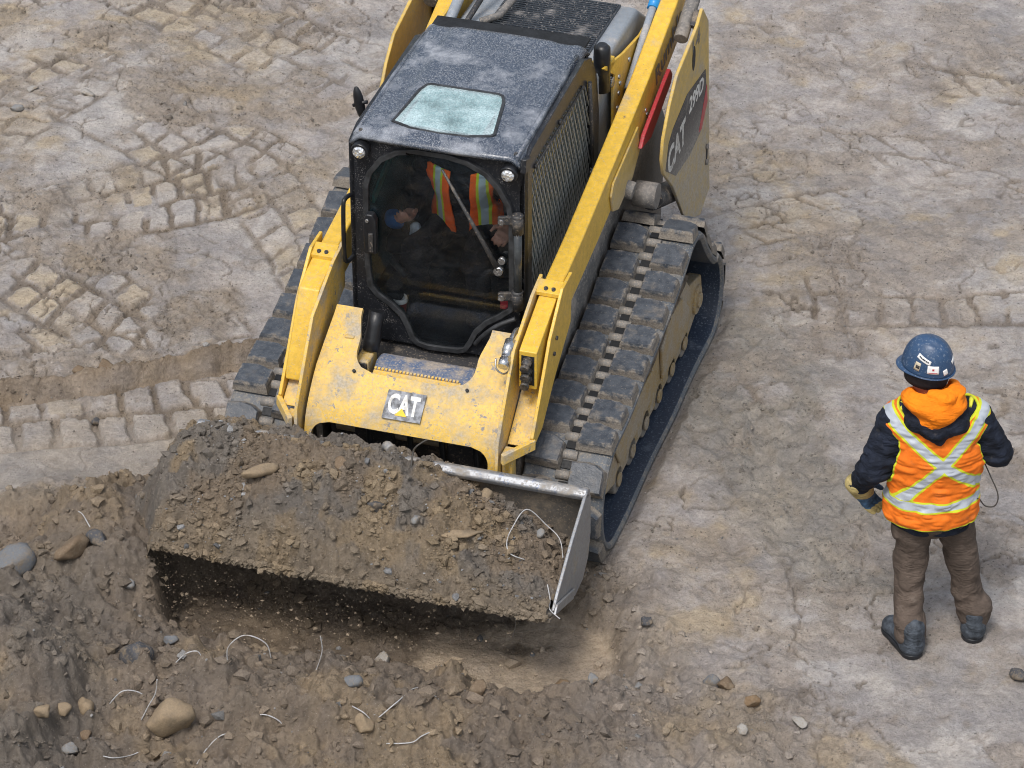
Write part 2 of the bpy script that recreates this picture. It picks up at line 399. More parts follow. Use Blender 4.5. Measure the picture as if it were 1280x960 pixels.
for nm, cc in (('stone_tan', (.27, .205, .135)), ('stone_grey', (.22, .22, .22)), ('stone_dark', (.075, .077, .085)), ('stone_brown', (.165, .118, .078)), ('stone_pale', (.34, .32, .295)), ('stone_rust', (.20, .135, .08)), ('stone_blue', (.15, .158, .17))):
    dirty(nm, cc, (.20, .158, .112), .62, .8, scale=16, spec=.25)

# ------------------------------------------------------------------ object helpers
def tag(o, label=None, cat=None, group=None, kind=None):
    if label: o['label'] = label
    if cat: o['category'] = cat
    if group: o['group'] = group
    if kind: o['kind'] = kind
    return o

def empty(name, loc=(0, 0, 0), rz=0.0):
    o = bpy.data.objects.new(name, None); o.empty_display_size = .2
    o.location = loc; o.rotation_euler = (0, 0, rz); COL.objects.link(o); return o

def link_mesh(name, me, mat=None, parent=None, smooth=False):
    o = bpy.data.objects.new(name, me); COL.objects.link(o)
    if mat is not None and not me.materials: me.materials.append(MATS[mat])
    if parent is not None: o.parent = parent
    if smooth: me.polygons.foreach_set('use_smooth', np.ones(len(me.polygons), bool))
    return o

def np_mesh(name, V, Fq=None, Ft=None, smooth=True):
    me = bpy.data.meshes.new(name)
    V = np.asarray(V, np.float32)
    parts = []
    nq = 0 if Fq is None else len(Fq); nt = 0 if Ft is None else len(Ft)
    me.vertices.add(len(V)); me.vertices.foreach_set('co', V.ravel())
    loops = []
    if nq: loops.append(np.asarray(Fq, np.int32).ravel())
    if nt: loops.append(np.asarray(Ft, np.int32).ravel())
    loops = np.concatenate(loops)
    me.loops.add(len(loops)); me.loops.foreach_set('vertex_index', loops)
    st = np.concatenate([np.arange(nq) * 4, nq * 4 + np.arange(nt) * 3]).astype(np.int32)
    me.polygons.add(nq + nt); me.polygons.foreach_set('loop_start', st)
    me.polygons.foreach_set('use_smooth', np.full(nq + nt, smooth))
    me.update(calc_edges=True); me.validate()
    return me

def set_col(me, rgb, name='Col'):
    a = me.color_attributes.new(name, 'FLOAT_COLOR', 'POINT')
    c = np.ones((len(me.vertices), 4), np.float32); c[:, :3] = rgb
    a.data.foreach_set('color', c.ravel())

def set_f(me, name, v):
    a = me.attributes.new(name, 'FLOAT', 'POINT'); a.data.foreach_set('value', np.asarray(v, np.float32))

# ------------------------------------------------------------------ the ground
def mixc(a, b, t): return a + (np.asarray(b) - a) * t[..., None]

def soil_colour(x, y, f):
    c = np.ones(x.shape + (3,)) * np.array((.392, .360, .345))
    c = mixc(c, (.330, .308, .300), sst(.40, .60, fbm(x, y, .9, 7, 70, .62)))
    c = mixc(c, (.455, .430, .415), sst(.52, .66, fbm(x, y, 1.7, 6, 71, .62)) * .8)
    c = mixc(c, (.26, .22, .185), sst(.56, .66, fbm(x, y, 4.2, 6, 77, .65)) * .5)
    tanm = sst(.50, .68, fbm(x, y, 1.5, 7, 72, .64) + .04 * sst(0, -2, x) - .06 * sst(1.2, 2.2, x)) * .8
    tanm = np.maximum(tanm * (.35 + .65 * np.maximum(f['pad'], sst(.45, .6, fbm(x, y, 6, 3, 78)))), 0)
    c = mixc(c, (.405, .33, .23), tanm)
    c = mixc(c, (.43, .395, .37), f['pad'] * .5)
    c = mixc(c, (.455, .365, .235), f['pad'] * sst(.55, .85, f['ptan']) * sst(.6, -.6, x) * .6)
    c = mixc(c, (.185, .148, .112), np.clip(f['groove'] * .95, 0, 1))
    c = mixc(c, (.255, .205, .15), f['churn'] * .62)
    c = mixc(c, (.205, .155, .105), f['ridge'] * .85)
    c = mixc(c, (.14, .115, .09), f['crack'] * .8)
    c = mixc(c, (.245, .225, .198), f['olive'] * .8)
    c = mixc(c, (.285, .245, .21), f['scuff'] * .6)
    lc = np.ones(x.shape + (3,)) * np.array((.175, .137, .101))
    lc = mixc(lc, (.152, .122, .094), sst(.42, .58, fbm(x, y, 2.4, 4, 74)))
    lc = mixc(lc, (.225, .170, .108), sst(.53, .66, fbm(x, y, 3.1, 4, 75)) * .8)
    c = c + (lc - c) * (f['loose'] * .95)[..., None]
    c = mixc(c, (.30, .265, .235), sst(.5, .64, fbm(x, y, 1.2, 3, 76)) * f['loose'] * sst(.2, .8, x) * .8)
    c = mixc(c, (.145, .125, .105), sst(.42, .58, fbm(x, y, 2.2, 4, 79) + .12) * sst(-1.75, -2.15, x) * sst(-1.6, -2.2, y) * .85)
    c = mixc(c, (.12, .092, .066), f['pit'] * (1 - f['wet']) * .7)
    c = mixc(c, (.43, .35, .265), f['wet'] * .92)  # wet scrape: its sheen is painted in as a paler colour
    c = mixc(c, (.34, .30, .262), f['puddle'] * .7)
    return c

def axis(lo, hi, step, far):
    core = np.arange(lo, hi + step / 2, step)
    k = np.cumsum(step * 1.22 ** np.arange(1, 45)); k = k[k < far]
    return np.concatenate([(lo - k)[::-1], core, hi + k])

gx = axis(-3.65, 3.65, 0.0092, 90); gy = axis(-3.7, 4.9, 0.0125, 90)
GX, GY = np.meshgrid(gx, gy, indexing='ij')
GF = ground_fields(GX, GY)
nx, ny = GX.shape
idx = np.arange(nx * ny).reshape(nx, ny)
gq = np.stack([idx[:-1, :-1], idx[1:, :-1], idx[1:, 1:], idx[:-1, 1:]], -1).reshape(-1, 4)
gme = np_mesh('ground', np.stack([GX, GY, GF['z']], -1).reshape(-1, 3), gq)
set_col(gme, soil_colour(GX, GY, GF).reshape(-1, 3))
set_f(gme, 'wet', np.clip(GF['wet'] + GF['puddle'] * .8 + .22 * GF['pad'] + .35 * GF['olive'], 0, 1).ravel())
ground = tag(link_mesh('ground', gme, 'site_soil'), 'pale trodden mud of the site with tread prints and spoil', kind='structure')

# ------------------------------------------------------------------ crumbs and clods of loose earth
_ICO_V = None
def ico():
    global _ICO_V, _ICO_F
    if _ICO_V is None:
        bm = bmesh.new(); bmesh.ops.create_icosphere(bm, subdivisions=1, radius=1)
        _ICO_V = np.array([v.co[:] for v in bm.verts]); _ICO_F = np.array([[v.index for v in f.verts] for f in bm.faces]); bm.free()
    return _ICO_V, _ICO_F
_OCT_V = np.array([(1, 0, 0), (-1, 0, 0), (0, 1, 0), (0, -1, 0), (0, 0, 1), (0, 0, -1), ], float)
_OCT_F = np.array([(0, 2, 4), (2, 1, 4), (1, 3, 4), (3, 0, 4), (2, 0, 5), (1, 2, 5), (3, 1, 5), (0, 3, 5)])

def clods(name, P, R, C, flat=.75, rng=RNG, fine=False):
    """one mesh of many small irregular lumps at P (n,3) with radii R and colours C"""
    V0, F0 = ico() if fine else (_OCT_V, _OCT_F)
    n = len(P); k = len(V0)
    jit = 1 + (.46 if fine else .34) * (rng.rand(n, k, 1) - .5) * 2
    sc = np.stack([.75 + .6 * rng.rand(n), .75 + .6 * rng.rand(n), flat * (.7 + .6 * rng.rand(n))], -1)
    V = V0[None] * jit
    a = rng.rand(n) * 6.283; b = (rng.rand(n) - .5) * 1.6
    ca, sa, cb, sb = np.cos(a)[:, None], np.sin(a)[:, None], np.cos(b)[:, None], np.sin(b)[:, None]
    x, y, z = V[..., 0], V[..., 1], V[..., 2]
    y, z = y * cb - z * sb, y * sb + z * cb
    x, y = x * ca - y * sa, x * sa + y * ca
    V = np.stack([x, y, z], -1) * sc[:, None] * R[:, None, None] + P[:, None]
    Fc = (F0[None] + (np.arange(n) * k)[:, None, None]).reshape(-1, 3)
    me = np_mesh(name, V.reshape(-1, 3), None, Fc, smooth=False)
    set_col(me, np.repeat(C, k, 0))
    return me

N = 215000
cx = RNG.uniform(-3.5, 3.5, N); cy = RNG.uniform(-3.6, 4.8, N)
cf = ground_fields(cx, cy)
clump = sst(.44, .60, fbm(cx, cy, 5, 4, 80, .6))
dens = np.clip(cf['loose'] * (.22 + .78 * clump) * (1 - .55 * cf['pit']) + .55 * cf['groove'] + .50 * cf['churn'] * (.25 + .75 * clump) + .75 * cf['crack'] + .22 * cf['scuff'] + .15 * cf['olive'] + .075, 0, 1) * (1 - .9 * np.maximum(cf['wet'], cf['puddle']))
keep = RNG.rand(N) < dens * .70
cx, cy = cx[keep], cy[keep]; cf = {k: v[keep] for k, v in cf.items()}
n = len(cx)
big = RNG.rand(n) ** 5
R = .0026 + .0050 * RNG.rand(n) + (.026 * cf['loose'] + .012 * cf['churn']) * big ** 3.2
C = soil_colour(cx, cy, cf) * RNG.uniform(.72, 1.10, (n, 1)) * (1 - .45 * (1 - cf['loose']) * RNG.rand(n))[:, None]
gs = (RNG.rand(n) < .03)[:, None]
C = np.where(gs, np.array((.20, .195, .19)) * RNG.uniform(.5, 1.35, (n, 1)), C)
sm_ = R < .0085; CP_ = np.stack([cx, cy, cf['z'] + R * .10], -1)
tag(link_mesh('soil_crumbs', clods('soil_crumbs', CP_[sm_], R[sm_], C[sm_]), 'clod_soil'), 'loose crumbs of brown earth scattered over the mud', kind='stuff')
tag(link_mesh('soil_clods', clods('soil_clods', CP_[~sm_], R[~sm_] * 1.1, C[~sm_], fine=True), 'clod_soil'), 'larger clods of brown earth lying on the spoil', kind='stuff')

# ------------------------------------------------------------------ mesh builder in loader axes: F forward, S sideways, Z up
def L(F, S, Z): return (S, -F, Z)

class MB:
    def __init__(s, conv=L): s.V = []; s.F = []; s.c = conv; s.sm = []
    def v(s, *p):
        s.V.append(s.c(*p)); return len(s.V) - 1
    def face(s, f, sm=False): s.F.append(tuple(f)); s.sm.append(sm)
    def box(s, F0, F1, S0, S1, Z0, Z1):
        i = [s.v(F, S, Z) for F in (F0, F1) for S in (S0, S1) for Z in (Z0, Z1)]
        for f in ((0, 1, 3, 2), (4, 6, 7, 5), (0, 4, 5, 1), (2, 3, 7, 6), (0, 2, 6, 4), (1, 5, 7, 3)): s.face([i[k] for k in f])
        return s
    def obox(s, o, a, b, c):                                   # box from a corner and three edge vectors (F,S,Z)
        o, a, b, c = map(np.array, (o, a, b, c)); i = []
        for p in (0, 1):
            for q in (0, 1):
                for r in (0, 1): i.append(s.v(*(o + p * a + q * b + r * c)))
        for f in ((0, 1, 3, 2), (4, 6, 7, 5), (0, 4, 5, 1), (2, 3, 7, 6), (0, 2, 6, 4), (1, 5, 7, 3)): s.face([i[k] for k in f])
        return s
    def prism(s, pts, S0, S1):                                 # (F,Z) outline extruded along S
        a = [s.v(F, S0, Z) for F, Z in pts]; b = [s.v(F, S1, Z) for F, Z in pts]; n = len(pts)
        s.face(a[::-1]); s.face(b)
        for i in range(n): s.face((a[i], a[(i + 1) % n], b[(i + 1) % n], b[i]))
        return s
    def prismF(s, pts, F0, F1):                                # (S,Z) outline extruded along F
        a = [s.v(F0, S, Z) for S, Z in pts]; b = [s.v(F1, S, Z) for S, Z in pts]; n = len(pts)
        s.face(a[::-1]); s.face(b)
        for i in range(n): s.face((a[i], a[(i + 1) % n], b[(i + 1) % n], b[i]))
        return s
    def plate(s, outer, holes, to3, t):                        # flat plate with holes; to3(u, v, depth) -> F,S,Z
        polys = [[Vector((u, v, 0)) for u, v in outer]] + [[Vector((u, v, 0)) for u, v in h] for h in holes]
        tris = tessellate_polygon(polys)
        flat = [p for q in polys for p in q]
        a = [s.v(*to3(p.x, p.y, 0)) for p in flat]; b = [s.v(*to3(p.x, p.y, t)) for p in flat]
        for tr in tris: s.face([a[i] for i in tr]); s.face([b[i] for i in tr][::-1])
        k = 0
        for q in polys:
            n = len(q)
            for i in range(n): s.face((a[k + i], a[k + (i + 1) % n], b[k + (i + 1) % n], b[k + i]))
            k += n
        return s
    def tube(s, pts, r, n=10, caps=True):
        pts = [np.array(p, float) for p in pts]; m = len(pts)
        rr = r if hasattr(r, '__len__') else [r] * m
        d0 = pts[1] - pts[0]; d0 /= np.linalg.norm(d0)
        ref = np.array((0, 0, 1.)) if abs(d0[2]) < .9 else np.array((1., 0, 0))
        u = np.cross(d0, ref); u /= np.linalg.norm(u); rings = []
        for i in range(m):
            d = pts[min(i + 1, m - 1)] - pts[max(i - 1, 0)]; d /= np.linalg.norm(d)
            u = u - d * (u @ d); u /= np.linalg.norm(u); w = np.cross(d, u)
            rings.append([s.v(*(pts[i] + rr[i] * (math.cos(2 * math.pi * k / n) * u + math.sin(2 * math.pi * k / n) * w))) for k in range(n)])
        for i in range(m - 1):
            for k in range(n): s.face((rings[i][k], rings[i][(k + 1) % n], rings[i + 1][(k + 1) % n], rings[i + 1][k]), True)
        if caps: s.face(rings[0][::-1]); s.face(rings[-1])
        return s
    def cyl(s, a, b, r, n=16): return s.tube([a, b], r, n)
    def grid(s, G, closed_u=False, closed_v=False, sm=True):   # G[i][j] = (F,S,Z)
        nu, nv = len(G), len(G[0]); I = [[s.v(*G[i][j]) for j in range(nv)] for i in range(nu)]
        for i in range(nu if closed_u else nu - 1):
            for j in range(nv if closed_v else nv - 1):
                s.face((I[i][j], I[(i + 1) % nu][j], I[(i + 1) % nu][(j + 1) % nv], I[i][(j + 1) % nv]), sm)
        return s
    def mesh(s, name):
        me = bpy.data.meshes.new(name); me.from_pydata(s.V, [], s.F); me.update()
        bm = bmesh.new(); bm.from_mesh(me); bmesh.ops.recalc_face_normals(bm, faces=bm.faces); bm.to_mesh(me); bm.free()
        me.polygons.foreach_set('use_smooth', np.array(s.sm, bool))
        return me
    def build(s, name, mat, parent=None, bevel=0.0, solid=0.0, seg=2, offset=-1):
        o = link_mesh(name, s.mesh(name), mat, parent)
        if solid:
            m = o.modifiers.new('solid', 'SOLIDIFY'); m.thickness = solid; m.offset = offset
        if bevel:
            m = o.modifiers.new('bevel', 'BEVEL'); m.width = bevel; m.segments = seg; m.limit_method = 'ANGLE'; m.angle_limit = math.radians(35)
            m.harden_normals = True
            o.data.polygons.foreach_set('use_smooth', np.ones(len(o.data.polygons), bool))
        return o

def catmull(pts, n=8, closed=False):
    P = [np.array(p, float) for p in pts]; m = len(P); out = []
    rng = range(m if closed else m - 1)
    for i in rng:
        if closed: p0, p1, p2, p3 = P[i - 1], P[i], P[(i + 1) % m], P[(i + 2) % m]
        else: p0, p1, p2, p3 = P[max(i - 1, 0)], P[i], P[i + 1], P[min(i + 2, m - 1)]
        for k in range(n):
            t = k / n
            out.append(.5 * ((2 * p1) + (-p0 + p2) * t + (2 * p0 - 5 * p1 + 4 * p2 - p3) * t * t + (-p0 + 3 * p1 - 3 * p2 + p3) * t ** 3))
    if not closed: out.append(P[-1])
    return out

def offset_poly(pts, d):
    n = len(pts); out = []
    area = sum(pts[i][0] * pts[(i + 1) % n][1] - pts[(i + 1) % n][0] * pts[i][1] for i in range(n))
    sg = 1 if area > 0 else -1
    for i in range(n):
        a, b, c = pts[i - 1], pts[i], pts[(i + 1) % n]
        n1 = np.array((-(b[1] - a[1]), b[0] - a[0])); n2 = np.array((-(c[1] - b[1]), c[0] - b[0]))
        n1 = n1 / (np.linalg.norm(n1) + 1e-9); n2 = n2 / (np.linalg.norm(n2) + 1e-9)
        m = n1 + n2; m = m / (np.linalg.norm(m) + 1e-9)
        out.append((b[0] + m[0] * d * sg, b[1] + m[1] * d * sg))
    return out

def text_mesh(txt, height, bold=.02, shear=0.0, spacing=1.0):
    cu = bpy.data.curves.new('t', 'FONT'); cu.body = txt; cu.size = 1; cu.offset = bold; cu.shear = shear; cu.extrude = .006; cu.space_character = spacing
    cu.align_x = 'LEFT'; cu.resolution_u = 4
    o = bpy.data.objects.new('t', cu); COL.objects.link(o)
    me = bpy.data.meshes.new_from_object(o.evaluated_get(bpy.context.evaluated_depsgraph_get()))
    bpy.data.objects.remove(o); bpy.data.curves.remove(cu)
    v = np.zeros(len(me.vertices) * 3); me.vertices.foreach_get('co', v); v = v.reshape(-1, 3)
    v[:, 0] -= v[:, 0].min(); v[:, 1] -= v[:, 1].min()
    sc = height / v[:, 1].max(); v[:, :2] *= sc; v[:, 2] *= .1
    me.vertices.foreach_set('co', v.ravel()); me.update()
    return me, v[:, 0].max()

def lettering(name, txt, height, mat, parent, org, xdir, ydir, width=None, bold=.02, shear=0.0, lift=.002, spacing=1.0):
    """raised lettering on a flat face; org is its lower left corner, directions in the parent's axes"""
    me, w = text_mesh(txt, height, bold, shear, spacing)
    sx = width / w if width else 1
    x = Vector(xdir).normalized(); z = x.cross(Vector(ydir)).normalized(); y = z.cross(x)
    M = Matrix((x * sx, y, z)).transposed().to_4x4(); M.translation = Vector(org) + z * lift
    me.transform(M)
    me.materials.clear()
    return link_mesh(name, me, mat, parent)

# ------------------------------------------------------------------ the track loader
LD = tag(empty('track_loader', (MX, MY, 0), -YAW), 'yellow compact track loader with black cab carrying a bucket full of earth', 'loader')

# ---- rubber crawler tracks with a raised drive wheel at the rear
def track_path():
    ci = [((1.27, .305), .315), ((-.22, .615), .285), ((-.67, .240), .250)]      # (F,Z) centre and radius, front, drive, rear
    pts = []
    n = len(ci)
    for i in range(n):
        (c, r), (c2, r2), (c0, r0) = ci[i], ci[(i + 1) % n], ci[i - 1]
        def nrm(a, ra, b, rb):                                                   # outward normal of the outer tangent a -> b, anticlockwise in F,Z
            d = np.array(b) - np.array(a); ln = np.linalg.norm(d); d /= ln
            ang = math.atan2(d[1], d[0]); be = math.asin((ra - rb) / ln)
            return ang - math.pi / 2 + be
        a1 = nrm(c, r, c2, r2); a0 = nrm(c0, r0, c, r)
        while a1 < a0: a1 += 2 * math.pi
        k = max(3, int((a1 - a0) / .16))
        for j in range(k + 1):
            a = a0 + (a1 - a0) * j / k
            pts.append((c[0] + r * math.cos(a), c[1] + r * math.sin(a)))
    dense = []
    for i in range(len(pts)):
        a, b = np.array(pts[i]), np.array(pts[(i + 1) % len(pts)]); ln = np.linalg.norm(b - a); m = max(1, int(ln / .05))
        for j in range(m):
            p = a + (b - a) * j / m
            if ln > .5 and p[1] > .5: t = j / m; p = p - np.array((0, .055)) * 4 * t * (1 - t)
            dense.append(p)
    return np.array(dense)
TP = track_path()
_seg = np.linalg.norm(np.roll(TP, -1, 0) - TP, axis=1); _cum = np.concatenate([[0], np.cumsum(_seg)])
def on_path(u):
    u = u % _cum[-1]; i = min(np.searchsorted(_cum, u, 'right') - 1, len(TP) - 1)
    a, b = TP[i], TP[(i + 1) % len(TP)]; t = (u - _cum[i]) / _seg[i]; p = a + (b - a) * t; d = (b - a) / _seg[i]
    i2 = (i + 1) % len(TP); d2 = (TP[(i2 + 1) % len(TP)] - TP[i2]) / _seg[i2]; d = d * (1 - t) + d2 * t; d /= np.linalg.norm(d)
    return p, d, np.array((d[1], -d[0]))                                          # point, tangent, outward normal
S_IN, S_OUT = .585, 1.025

def belt(parent, sg):
    b = MB(); n = len(TP); nr = []
    for i in range(n):
        d = TP[(i + 1) % n] - TP[i - 1]; d /= np.linalg.norm(d); nr.append(np.array((d[1], -d[0])))
    rng = np.random.RandomState(5)
    wob = .003 * np.sin(np.arange(n) * .35)
    prof = [(S_IN, 0), (S_IN + .012, .018), (S_OUT - .02, .020), (S_OUT, .004), (S_OUT, -.014), (S_OUT - .016, -.030), (S_IN + .012, -.030)]
    G = [[(TP[i][0] + nr[i][0] * h, sg * (s + (wob[i] if s > .99 else 0)), TP[i][1] + nr[i][1] * h) for s, h in prof] for i in range(n)]
    b.grid(G, True, True, False)
    o = b.build('track_belt', 'belt_rubber', parent, bevel=.004)
    o.data.materials.append(MATS['belt_inner'])
    o.data.polygons.foreach_set('material_index', np.array([1 if (k % 7) == 5 else 0 for k in range(len(o.data.polygons))], np.int32))
    return o

def lug_mesh(seed):
    r = random.Random(seed); b = MB(lambda u, s, h: (s, u, h))
    # outline seen from outside: square heel, bowed toe
    hw, hl = .090, .078
    out = [(-hl, -hw), (-hl, hw), (hl * .55, hw), (hl * .95, hw * .45), (hl * 1.05, -hw * .1), (hl * .85, -hw)]
    out = [(u + r.uniform(-.004, .004), s + r.uniform(-.004, .004)) for u, s in out]
    lo = [b.v(u * 1.10, s * 1.07, 0) for u, s in out]; mi = [b.v(u, s, .044) for u, s in out]; hi = [b.v(u * .90, s * .93, .058) for u, s in out]
    n = len(out)
    for A, B in ((lo, mi), (mi, hi)):
        for i in range(n): b.face((A[i], A[(i + 1) % n], B[(i + 1) % n], B[i]))
    b.face(hi)
    return b.mesh('tread_lug')
def lug_mat():
    k = NT('lug_rubber'); co = k.coord(); x, y, z = k.sep(co)
    oi = k.n("ShaderNodeObjectInfo").outputs['Random']
    mp = k.n("ShaderNodeVectorMath", operation='ADD'); k.t.links.new(co, mp.inputs[0]); cb = k.n("ShaderNodeCombineXYZ")
    for i in range(3): k.t.links.new(k.math('MULTIPLY', oi, 7.0 + i * 3), cb.inputs[i])
    k.t.links.new(cb.outputs[0], mp.inputs[1]); co2 = mp.outputs[0]
    n1 = k.noise(co2, 22, 6, .7); n2 = k.noise(co2, 120, 3); n3 = k.noise(co2, 9, 4)
    edge = k.math('MAXIMUM', k.math('DIVIDE', k.math('ABSOLUTE', x), .092), k.math('DIVIDE', k.math('ABSOLUTE', y), .080))
    e = k.math('ADD', edge, k.math('MULTIPLY', k.math('SUBTRACT', n1, .5), 1.3))
    mud = k.math('MAXIMUM', k.ramp(e, .80, 1.08), k.ramp(z, .046, .018))
    mud = k.math('MAXIMUM', mud, k.ramp(n3, .55, .72, 0, .6))
    mud = k.math('MAXIMUM', mud, k.ramp(n2, .60, .70, 0, .5))
    base = k.mix(k.ramp(n1, .3, .7), (.036, .044, .058), (.085, .095, .112))
    k.inp(Base_Color=k.mix(k.math('MULTIPLY', mud, .9), base, k.mix(k.ramp(n2, .3, .7), (.17, .145, .118), (.27, .24, .205))), Roughness=k.ramp(mud, 0, 1, .42, .9), Specular_IOR_Level=.5)
    k.inp(Normal=k.bump(k.math('ADD', n1, k.math('MULTIPLY', n2, .5)), .5, .008))
lug_mat()
LUGS = [lug_mesh(i) for i in range(6)]
for m in LUGS: m.materials.append(MATS['lug_rubber'])
def nub_mesh():
    b = MB(lambda u, s, h: (s, u, h)); b.tube([(0, -.046, .014), (0, .046, .014)], .026, 8); return b.mesh('drive_bar')
NUB = nub_mesh(); NUB.materials.append(MATS['wheel_mud'])
def slot_mesh():
    b = MB(lambda u, s, h: (s, u, h)); b.box(-.022, .022, -.026, .026, .016, .0235); return b.mesh('drive_slot')
SLOT = slot_mesh(); SLOT.materials.append(MATS['interior_dark'])

def undercarriage(parent, sg):
    def pt(F, S, Z): return (F, sg * S, Z)
    def P(b, pts, s0, s1): return b.prism(pts, sg * s0, sg * s1)
    b = MB(); P(b, [(1.28, .20), (1.42, .34), (1.20, .46), (.80, .44), (.45, .40), (.2, .40), (0, .46), (-.22, .58), (-.40, .55), (-.52, .42), (-.78, .34), (-.82, .18), (-.5, .085), (.2, .075), (.9, .085)], .845, .925)
    fr = b.build('track_frame', 'frame_mud', parent, bevel=.012)
    b = MB(); P(b, [(.95, .22), (1.05, .36), (.75, .41), (.30, .40), (.25, .24), (.6, .20)], .926, .942); b.build('frame_plate', 'frame_mud', fr, bevel=.008)
    b = MB(); P(b, [(.10, .20), (.14, .42), (-.05, .52), (-.30, .48), (-.45, .33), (-.4, .19)], .926, .945); b.build('frame_plate', 'frame_mud', fr, bevel=.008)
    b = MB()
    gg = np.random.RandomState(9)
    G = []
    for i in range(22):
        F = -.40 + i * .075; row = []
        top = np.interp(F, [-.4, -.05, .3, .7, 1.2], [.55, .50, .42, .43, .45])
        for j in range(7):
            s = .62 + j * .044
            row.append((F, sg * (s + .06), top + .055 * math.sin(j / 6 * math.pi) + .03 * gg.rand()))
        G.append(row)
    b.grid(G); b.build('packed_mud', 'packed_mud', parent, solid=.08)
    for F, r, Z, nm in ((1.27, .285, .305, 'idler_wheel'), (-.67, .215, .240, 'idler_wheel')):
        b = MB(); b.cyl(pt(F, .68, Z), pt(F, .79, Z), r, 28); w = b.build(nm, 'wheel_mud', parent, bevel=.012)
        b = MB(); b.cyl(pt(F, .83, Z), pt(F, .94, Z), .085, 18); b.cyl(pt(F, .935, Z), pt(F, .955, Z), .045, 12); b.build('hub', 'frame_mud', w, bevel=.006)
    b = MB(); G = []
    for k in range(64):
        a = 2 * math.pi * k / 64; r = .245 if (k % 4) < 2 else .20
        G.append([(-.22 + r * math.cos(a), sg * s, .630 + r * math.sin(a)) for s in (.69, .74)])
    b.grid(G, True); b.F.append(tuple(range(0, 128, 2))); b.sm.append(False); b.F.append(tuple(range(127, 0, -2))); b.sm.append(False)
    sp = b.build('drive_sprocket', 'wheel_mud', parent)
    b = MB(); b.cyl(pt(-.22, .66, .630), pt(-.22, .80, .630), .13, 20); b.build('hub', 'dark_steel', sp, bevel=.008)
    for F in (.93, .66, .39, .12, -.15, -.42):
        b = MB(); b.cyl(pt(F, .66, .105), pt(F, .925, .105), .082, 18); w = b.build('track_roller', 'wheel_mud', parent, bevel=.012)
        b = MB(); b.cyl(pt(F, .925, .105), pt(F, .938, .105), .040, 12); b.build('hub', 'frame_mud', w, bevel=.004)

simple('packed_mud', (.135, .105, .078), .9, var=.45, scale=20, bump=.9, bscale=45)
for sg in (1, -1):
    bt = belt(LD, sg)
    total = _cum[-1]; npit = 29; pitch = total / npit
    for k in range(npit):
        for col in (0, 1):
            u = (k + .5 * col) * pitch
            p, d, nn = on_path(u)
            s0 = (.684, .926)[col]
            o = bpy.data.objects.new('tread_lug', LUGS[(k * 2 + col * 3) % 6]); COL.objects.link(o); o.parent = bt
            X = Vector(L(0, sg * (1 if col == 0 else -1), 0)); Zv = Vector(L(nn[0], 0, nn[1]))
            Yv = Vector(L(d[0], 0, d[1]))
            if X.cross(Yv).dot(Zv) < 0: X = -X
            M = Matrix((X, Yv, Zv)).transposed().to_4x4(); M.translation = Vector(L(p[0], sg * s0, p[1])) + Zv * .018
            o.matrix_local = M
            for me, du, nm in ((NUB, 0.0, 'drive_bar'), (SLOT, .25, 'drive_slot')):
                p2, d2, n2 = on_path(u + du * pitch)
                o = bpy.data.objects.new(nm, me); COL.objects.link(o); o.parent = bt
                Zv = Vector(L(n2[0], 0, n2[1])); Yv = Vector(L(d2[0], 0, d2[1])); X = Yv.cross(Zv)
                M = Matrix((X, Yv, Zv)).transposed().to_4x4(); M.translation = Vector(L(p2[0], sg * .806, p2[1])) + Zv * .006
                o.matrix_local = M
    undercarriage(LD, sg)

# ---- chassis between the tracks
b = MB(); b.prism([(1.38, .30), (1.42, .62), (1.25, .80), (.9, .86), (-.2, .98), (-1.28, 1.0), (-1.34, .45), (-1.1, .28), (1.1, .25)], -.50, .50)
b.build('chassis', 'dark_steel', LD, bevel=.02)
for sg in (1, -1):
    b = MB()
    sec = [(.500, .24), (.560, .28), (.575, .70), (.572, .80), (.555, .86), (.52, .885), (.47, .89)]
    G = []
    for F, zo, so in ((1.46, -.20, -.02), (1.40, -.16, 0), (1.1, -.04, 0), (.5, .06, 0), (0, .14, 0), (-.6, .20, 0), (-1.25, .22, 0)):
        G.append([(F, sg * (s + so), z + (zo if z > .5 else 0)) for s, z in sec])
    b.grid(G); b.build('side_panel', 'chassis_grey', LD, solid=.03)
b = MB(); b.cyl((1.40, -.44, .55), (1.40, .44, .55), .075, 20); b.build('cross_tube', 'frame_mud', LD)
b = MB(); b.box(1.42, 1.50, -.33, -.12, .44, .66); b.build('valve_block', 'dark_steel', LD, bevel=.01)
b = MB(); b.box(1.44, 1.54, .18, .34, .40, .60); b.build('valve_block', 'dark_steel', LD, bevel=.01)
for s0 in (-.27, -.05, .12, .30):
    b = MB(); b.tube(catmull([(1.36, s0, .82), (1.50, s0 + .02, .72), (1.55, s0 + .04, .58), (1.58, s0 + .06, .44)], 6), .016, 8); b.build('hydraulic_hose', 'plastic_black', LD)

